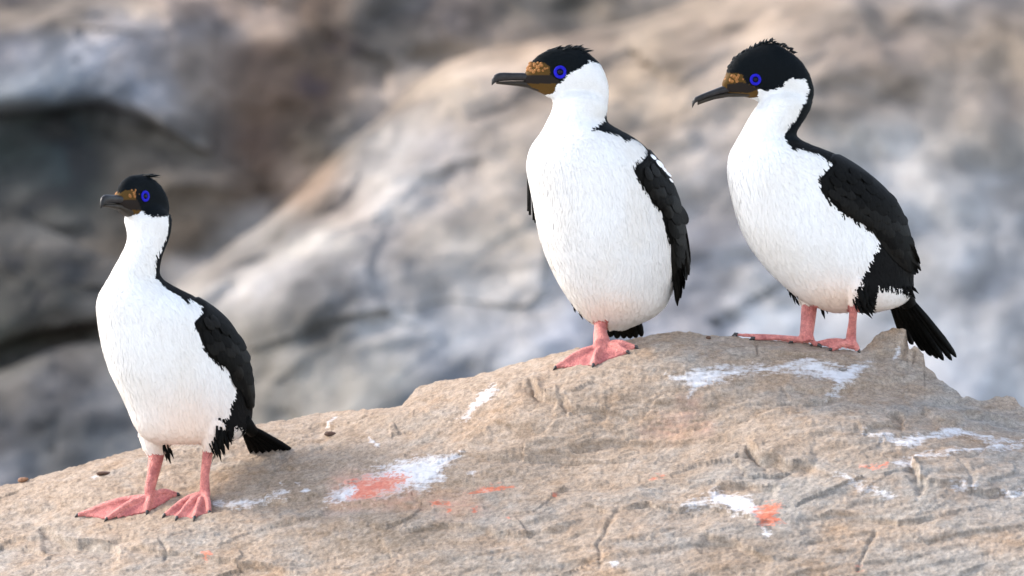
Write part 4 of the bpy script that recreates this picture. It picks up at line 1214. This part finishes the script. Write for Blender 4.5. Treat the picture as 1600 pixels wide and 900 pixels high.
BA = np.where(BA <= 0.04045, BA / 12.92, ((BA + 0.055) / 1.055) ** 2.4)
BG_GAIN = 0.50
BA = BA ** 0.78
def stain_shade(v):
    """guano, rock and peat tones by place on the slope, shade painted in with them"""
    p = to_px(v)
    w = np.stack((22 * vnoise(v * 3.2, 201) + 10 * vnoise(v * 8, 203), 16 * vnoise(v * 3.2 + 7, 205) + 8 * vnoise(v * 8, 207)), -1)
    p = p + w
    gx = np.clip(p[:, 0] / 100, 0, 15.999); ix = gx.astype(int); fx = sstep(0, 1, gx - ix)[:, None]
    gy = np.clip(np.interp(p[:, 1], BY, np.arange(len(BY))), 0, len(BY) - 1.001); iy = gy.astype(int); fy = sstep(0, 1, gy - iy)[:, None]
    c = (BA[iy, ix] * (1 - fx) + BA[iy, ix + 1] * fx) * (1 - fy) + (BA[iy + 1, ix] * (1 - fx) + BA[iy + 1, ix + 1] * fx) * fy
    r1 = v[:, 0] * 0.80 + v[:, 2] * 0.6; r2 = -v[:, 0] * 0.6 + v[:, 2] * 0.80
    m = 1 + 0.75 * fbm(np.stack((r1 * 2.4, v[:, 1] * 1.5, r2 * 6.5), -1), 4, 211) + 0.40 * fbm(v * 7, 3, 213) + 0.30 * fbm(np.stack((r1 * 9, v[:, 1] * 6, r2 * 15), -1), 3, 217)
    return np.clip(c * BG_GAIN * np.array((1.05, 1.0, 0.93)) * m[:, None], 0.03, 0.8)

def shore_mat():
    m, t, n, l, b = new_mat('shore_rock')
    v = coords(t)
    nz = noise_node(t, 14, 7, 0.65, v)
    c = mix(t, 1.0, attr(t, 'Col').outputs['Color'], ramp(t, nz.outputs[0], [(0.3, 0.78), (0.7, 1.15)]).outputs[0], 'MULTIPLY')
    l.new(c, b.inputs['Base Color'])
    b.inputs['Roughness'].default_value = 0.9
    b.inputs['Specular IOR Level'].default_value = 0.2
    l.new(bump(t, nz.outputs[0], 0.6, 0.04), b.inputs['Normal'])
    return m
SHORE = shore_mat()

def grid_faces(a, b):
    i, j = np.meshgrid(np.arange(a - 1), np.arange(b - 1), indexing='ij')
    q = (i * b + j).ravel()
    return np.stack((q, q + b, q + b + 1, q + 1), -1)

def slope_y(px, py):
    return 11.0 + (450 - py) / 900 * 1.6 * 1.5
gx = np.concatenate((np.arange(-3600, -120, 60), np.arange(-120, 1721, 9), np.arange(1740, 5200, 60)))
gy = np.concatenate((np.arange(-1500, -60, 40), np.arange(-60, 861, 9), np.arange(880, 2400, 40)))
GX, GY = np.meshgrid(gx, gy, indexing='ij')
Yb = slope_y(GX, GY)
hv = Pn(GX, GY, Yb).reshape(-1, 3)
rel_h = 0.26 * fbm(hv * 1.1, 5, 301) + 0.08 * fbm(hv * 4, 3, 305) + 0.05 * facets(hv * np.array((1.9, 1.9, 2.6)) + 0.4 * fbm(hv * 2, 2, 309)[:, None], 311)
# the dark cleft under the upper left boulder and the gully left of the pale slab
gp = np.stack((GX.ravel(), GY.ravel()), -1)
rel_h -= 0.12 * np.exp(-(((gp[:, 0] - 70) / 150) ** 2 + ((gp[:, 1] - 255) / 80) ** 2)) + 0.12 * np.exp(-(((gp[:, 0] - 420) / 120) ** 2 + ((gp[:, 1] - 280) / 160) ** 2)) + 0.08 * np.exp(-(((gp[:, 0] - 60) / 100) ** 2 + ((gp[:, 1] - 450) / 50) ** 2))
hv = Pn(GX.ravel(), GY.ravel(), Yb.ravel() - rel_h)
hill = mesh_obj('hillside', hv, grid_faces(len(gx), len(gy)), SHORE, cols=stain_shade(hv))
hill['kind'] = 'structure'

def shore_boulder(name, label, outline, cpx, bulge, seed, cat='boulder', nr=46, amp=0.10, sub=220, lean=0.0):
    """a boulder half sunk in the slope: rounded towards the viewer, closed behind"""
    o = np.array(outline, float)
    n = len(o)
    # closed Catmull-Rom outline
    t = np.linspace(0, n, sub, endpoint=False); i = t.astype(int); fq = (t - i)[:, None]
    p0, p1, p2, p3 = o[(i - 1) % n], o[i], o[(i + 1) % n], o[(i + 2) % n]
    ol = 0.5 * ((2 * p1) + (p2 - p0) * fq + (2 * p0 - 5 * p1 + 4 * p2 - p3) * fq ** 2 + (3 * p1 - p0 - 3 * p2 + p3) * fq ** 3)
    c = np.array(cpx, float)
    vs = []
    rho = np.concatenate((np.linspace(0.02, 0.9, nr), np.linspace(0.92, 1.0, 8)))
    rb = rho[::-1][1:]
    for k, r in enumerate(np.concatenate((rho, rb))):
        q = c + (ol - c) * r
        front = k < len(rho)
        b_ = bulge * (1 - r ** 3.2) ** 0.55 if front else -0.35 * (1 - r ** 2) ** 0.5
        vs.append(Pn(q[:, 0], q[:, 1], slope_y(q[:, 0], q[:, 1]) - 0.05 - b_))
    v = np.concatenate(vs)
    nn = len(rho) + len(rb)
    v[:, 1] -= 0.035 * facets(v * np.array((1.8, 1.2, 2.6)) + 0.4 * fbm(v * 2, 2, seed + 9)[:, None], seed + 7)
    v[:, 1] -= amp * (1.2 * fbm(v * 1.5, 4, seed) + 0.6 * fbm(v * 5, 3, seed + 3))
    v[:, 2] += 0.25 * amp * fbm(v * 3, 3, seed + 5)
    fs = []
    a = np.arange(sub)
    for k in range(nn - 1):
        fs.append(np.stack((k * sub + a, (k + 1) * sub + a, (k + 1) * sub + (a + 1) % sub, k * sub + (a + 1) % sub), -1))
    fs = np.concatenate(fs)[:, ::-1]
    ob = mesh_obj(name, v, fs, SHORE, cols=stain_shade(v))
    ob['label'] = label; ob['category'] = cat
    return ob
shore_boulder('boulder', 'blurred grey boulder high on the left above the dark cleft', [(-160, 150), (-130, 40), (-30, 30), (60, 6), (180, -10), (300, -5), (345, 60), (352, 150), (330, 240), (260, 200), (170, 168), (60, 172), (-60, 176)], (120, 90), 0.24, 401)
shore_boulder('boulder', 'large blurred pale rock slab filling the right, edge rising diagonally behind the birds', [(262, 462), (345, 395), (440, 322), (520, 245), (600, 170), (690, 98), (790, 70), (930, 45), (1060, 5), (1300, -90), (1750, -160), (2050, 300), (1900, 950), (1200, 980), (700, 900), (420, 800), (330, 660), (285, 545)], (980, 430), 0.9, 411, amp=0.14, nr=90, sub=360)
shore_boulder('boulder', 'dark blurred boulder low on the left behind the breast of the left bird', [(-150, 420), (-90, 330), (0, 330), (80, 360), (150, 395), (230, 430), (260, 480), (180, 500), (60, 520), (-80, 560)], (50, 430), 0.15, 421)
shore_boulder('boulder', 'blurred bluish grey boulder at the lower left edge above the rock', [(-170, 760), (-120, 620), (0, 580), (110, 540), (210, 545), (300, 600), (330, 700), (250, 820), (0, 860)], (80, 700), 0.2, 431)

# ------------------------------------------------------------------ unseen ground out to the horizon
g = mesh_obj('ground', [(-3000, -3000, -3.5), (3000, -3000, -3.5), (3000, 3000, -3.5), (-3000, 3000, -3.5)], [(0, 1, 2, 3)], simple_mat('unseen_bounce_ground', (0.50, 0.465, 0.43), 0.9, 0.2, 0.8, 0.4, 0.5, 0.2))  # pale tone of this unseen ground is set to bounce light onto the birds
g['kind'] = 'structure'
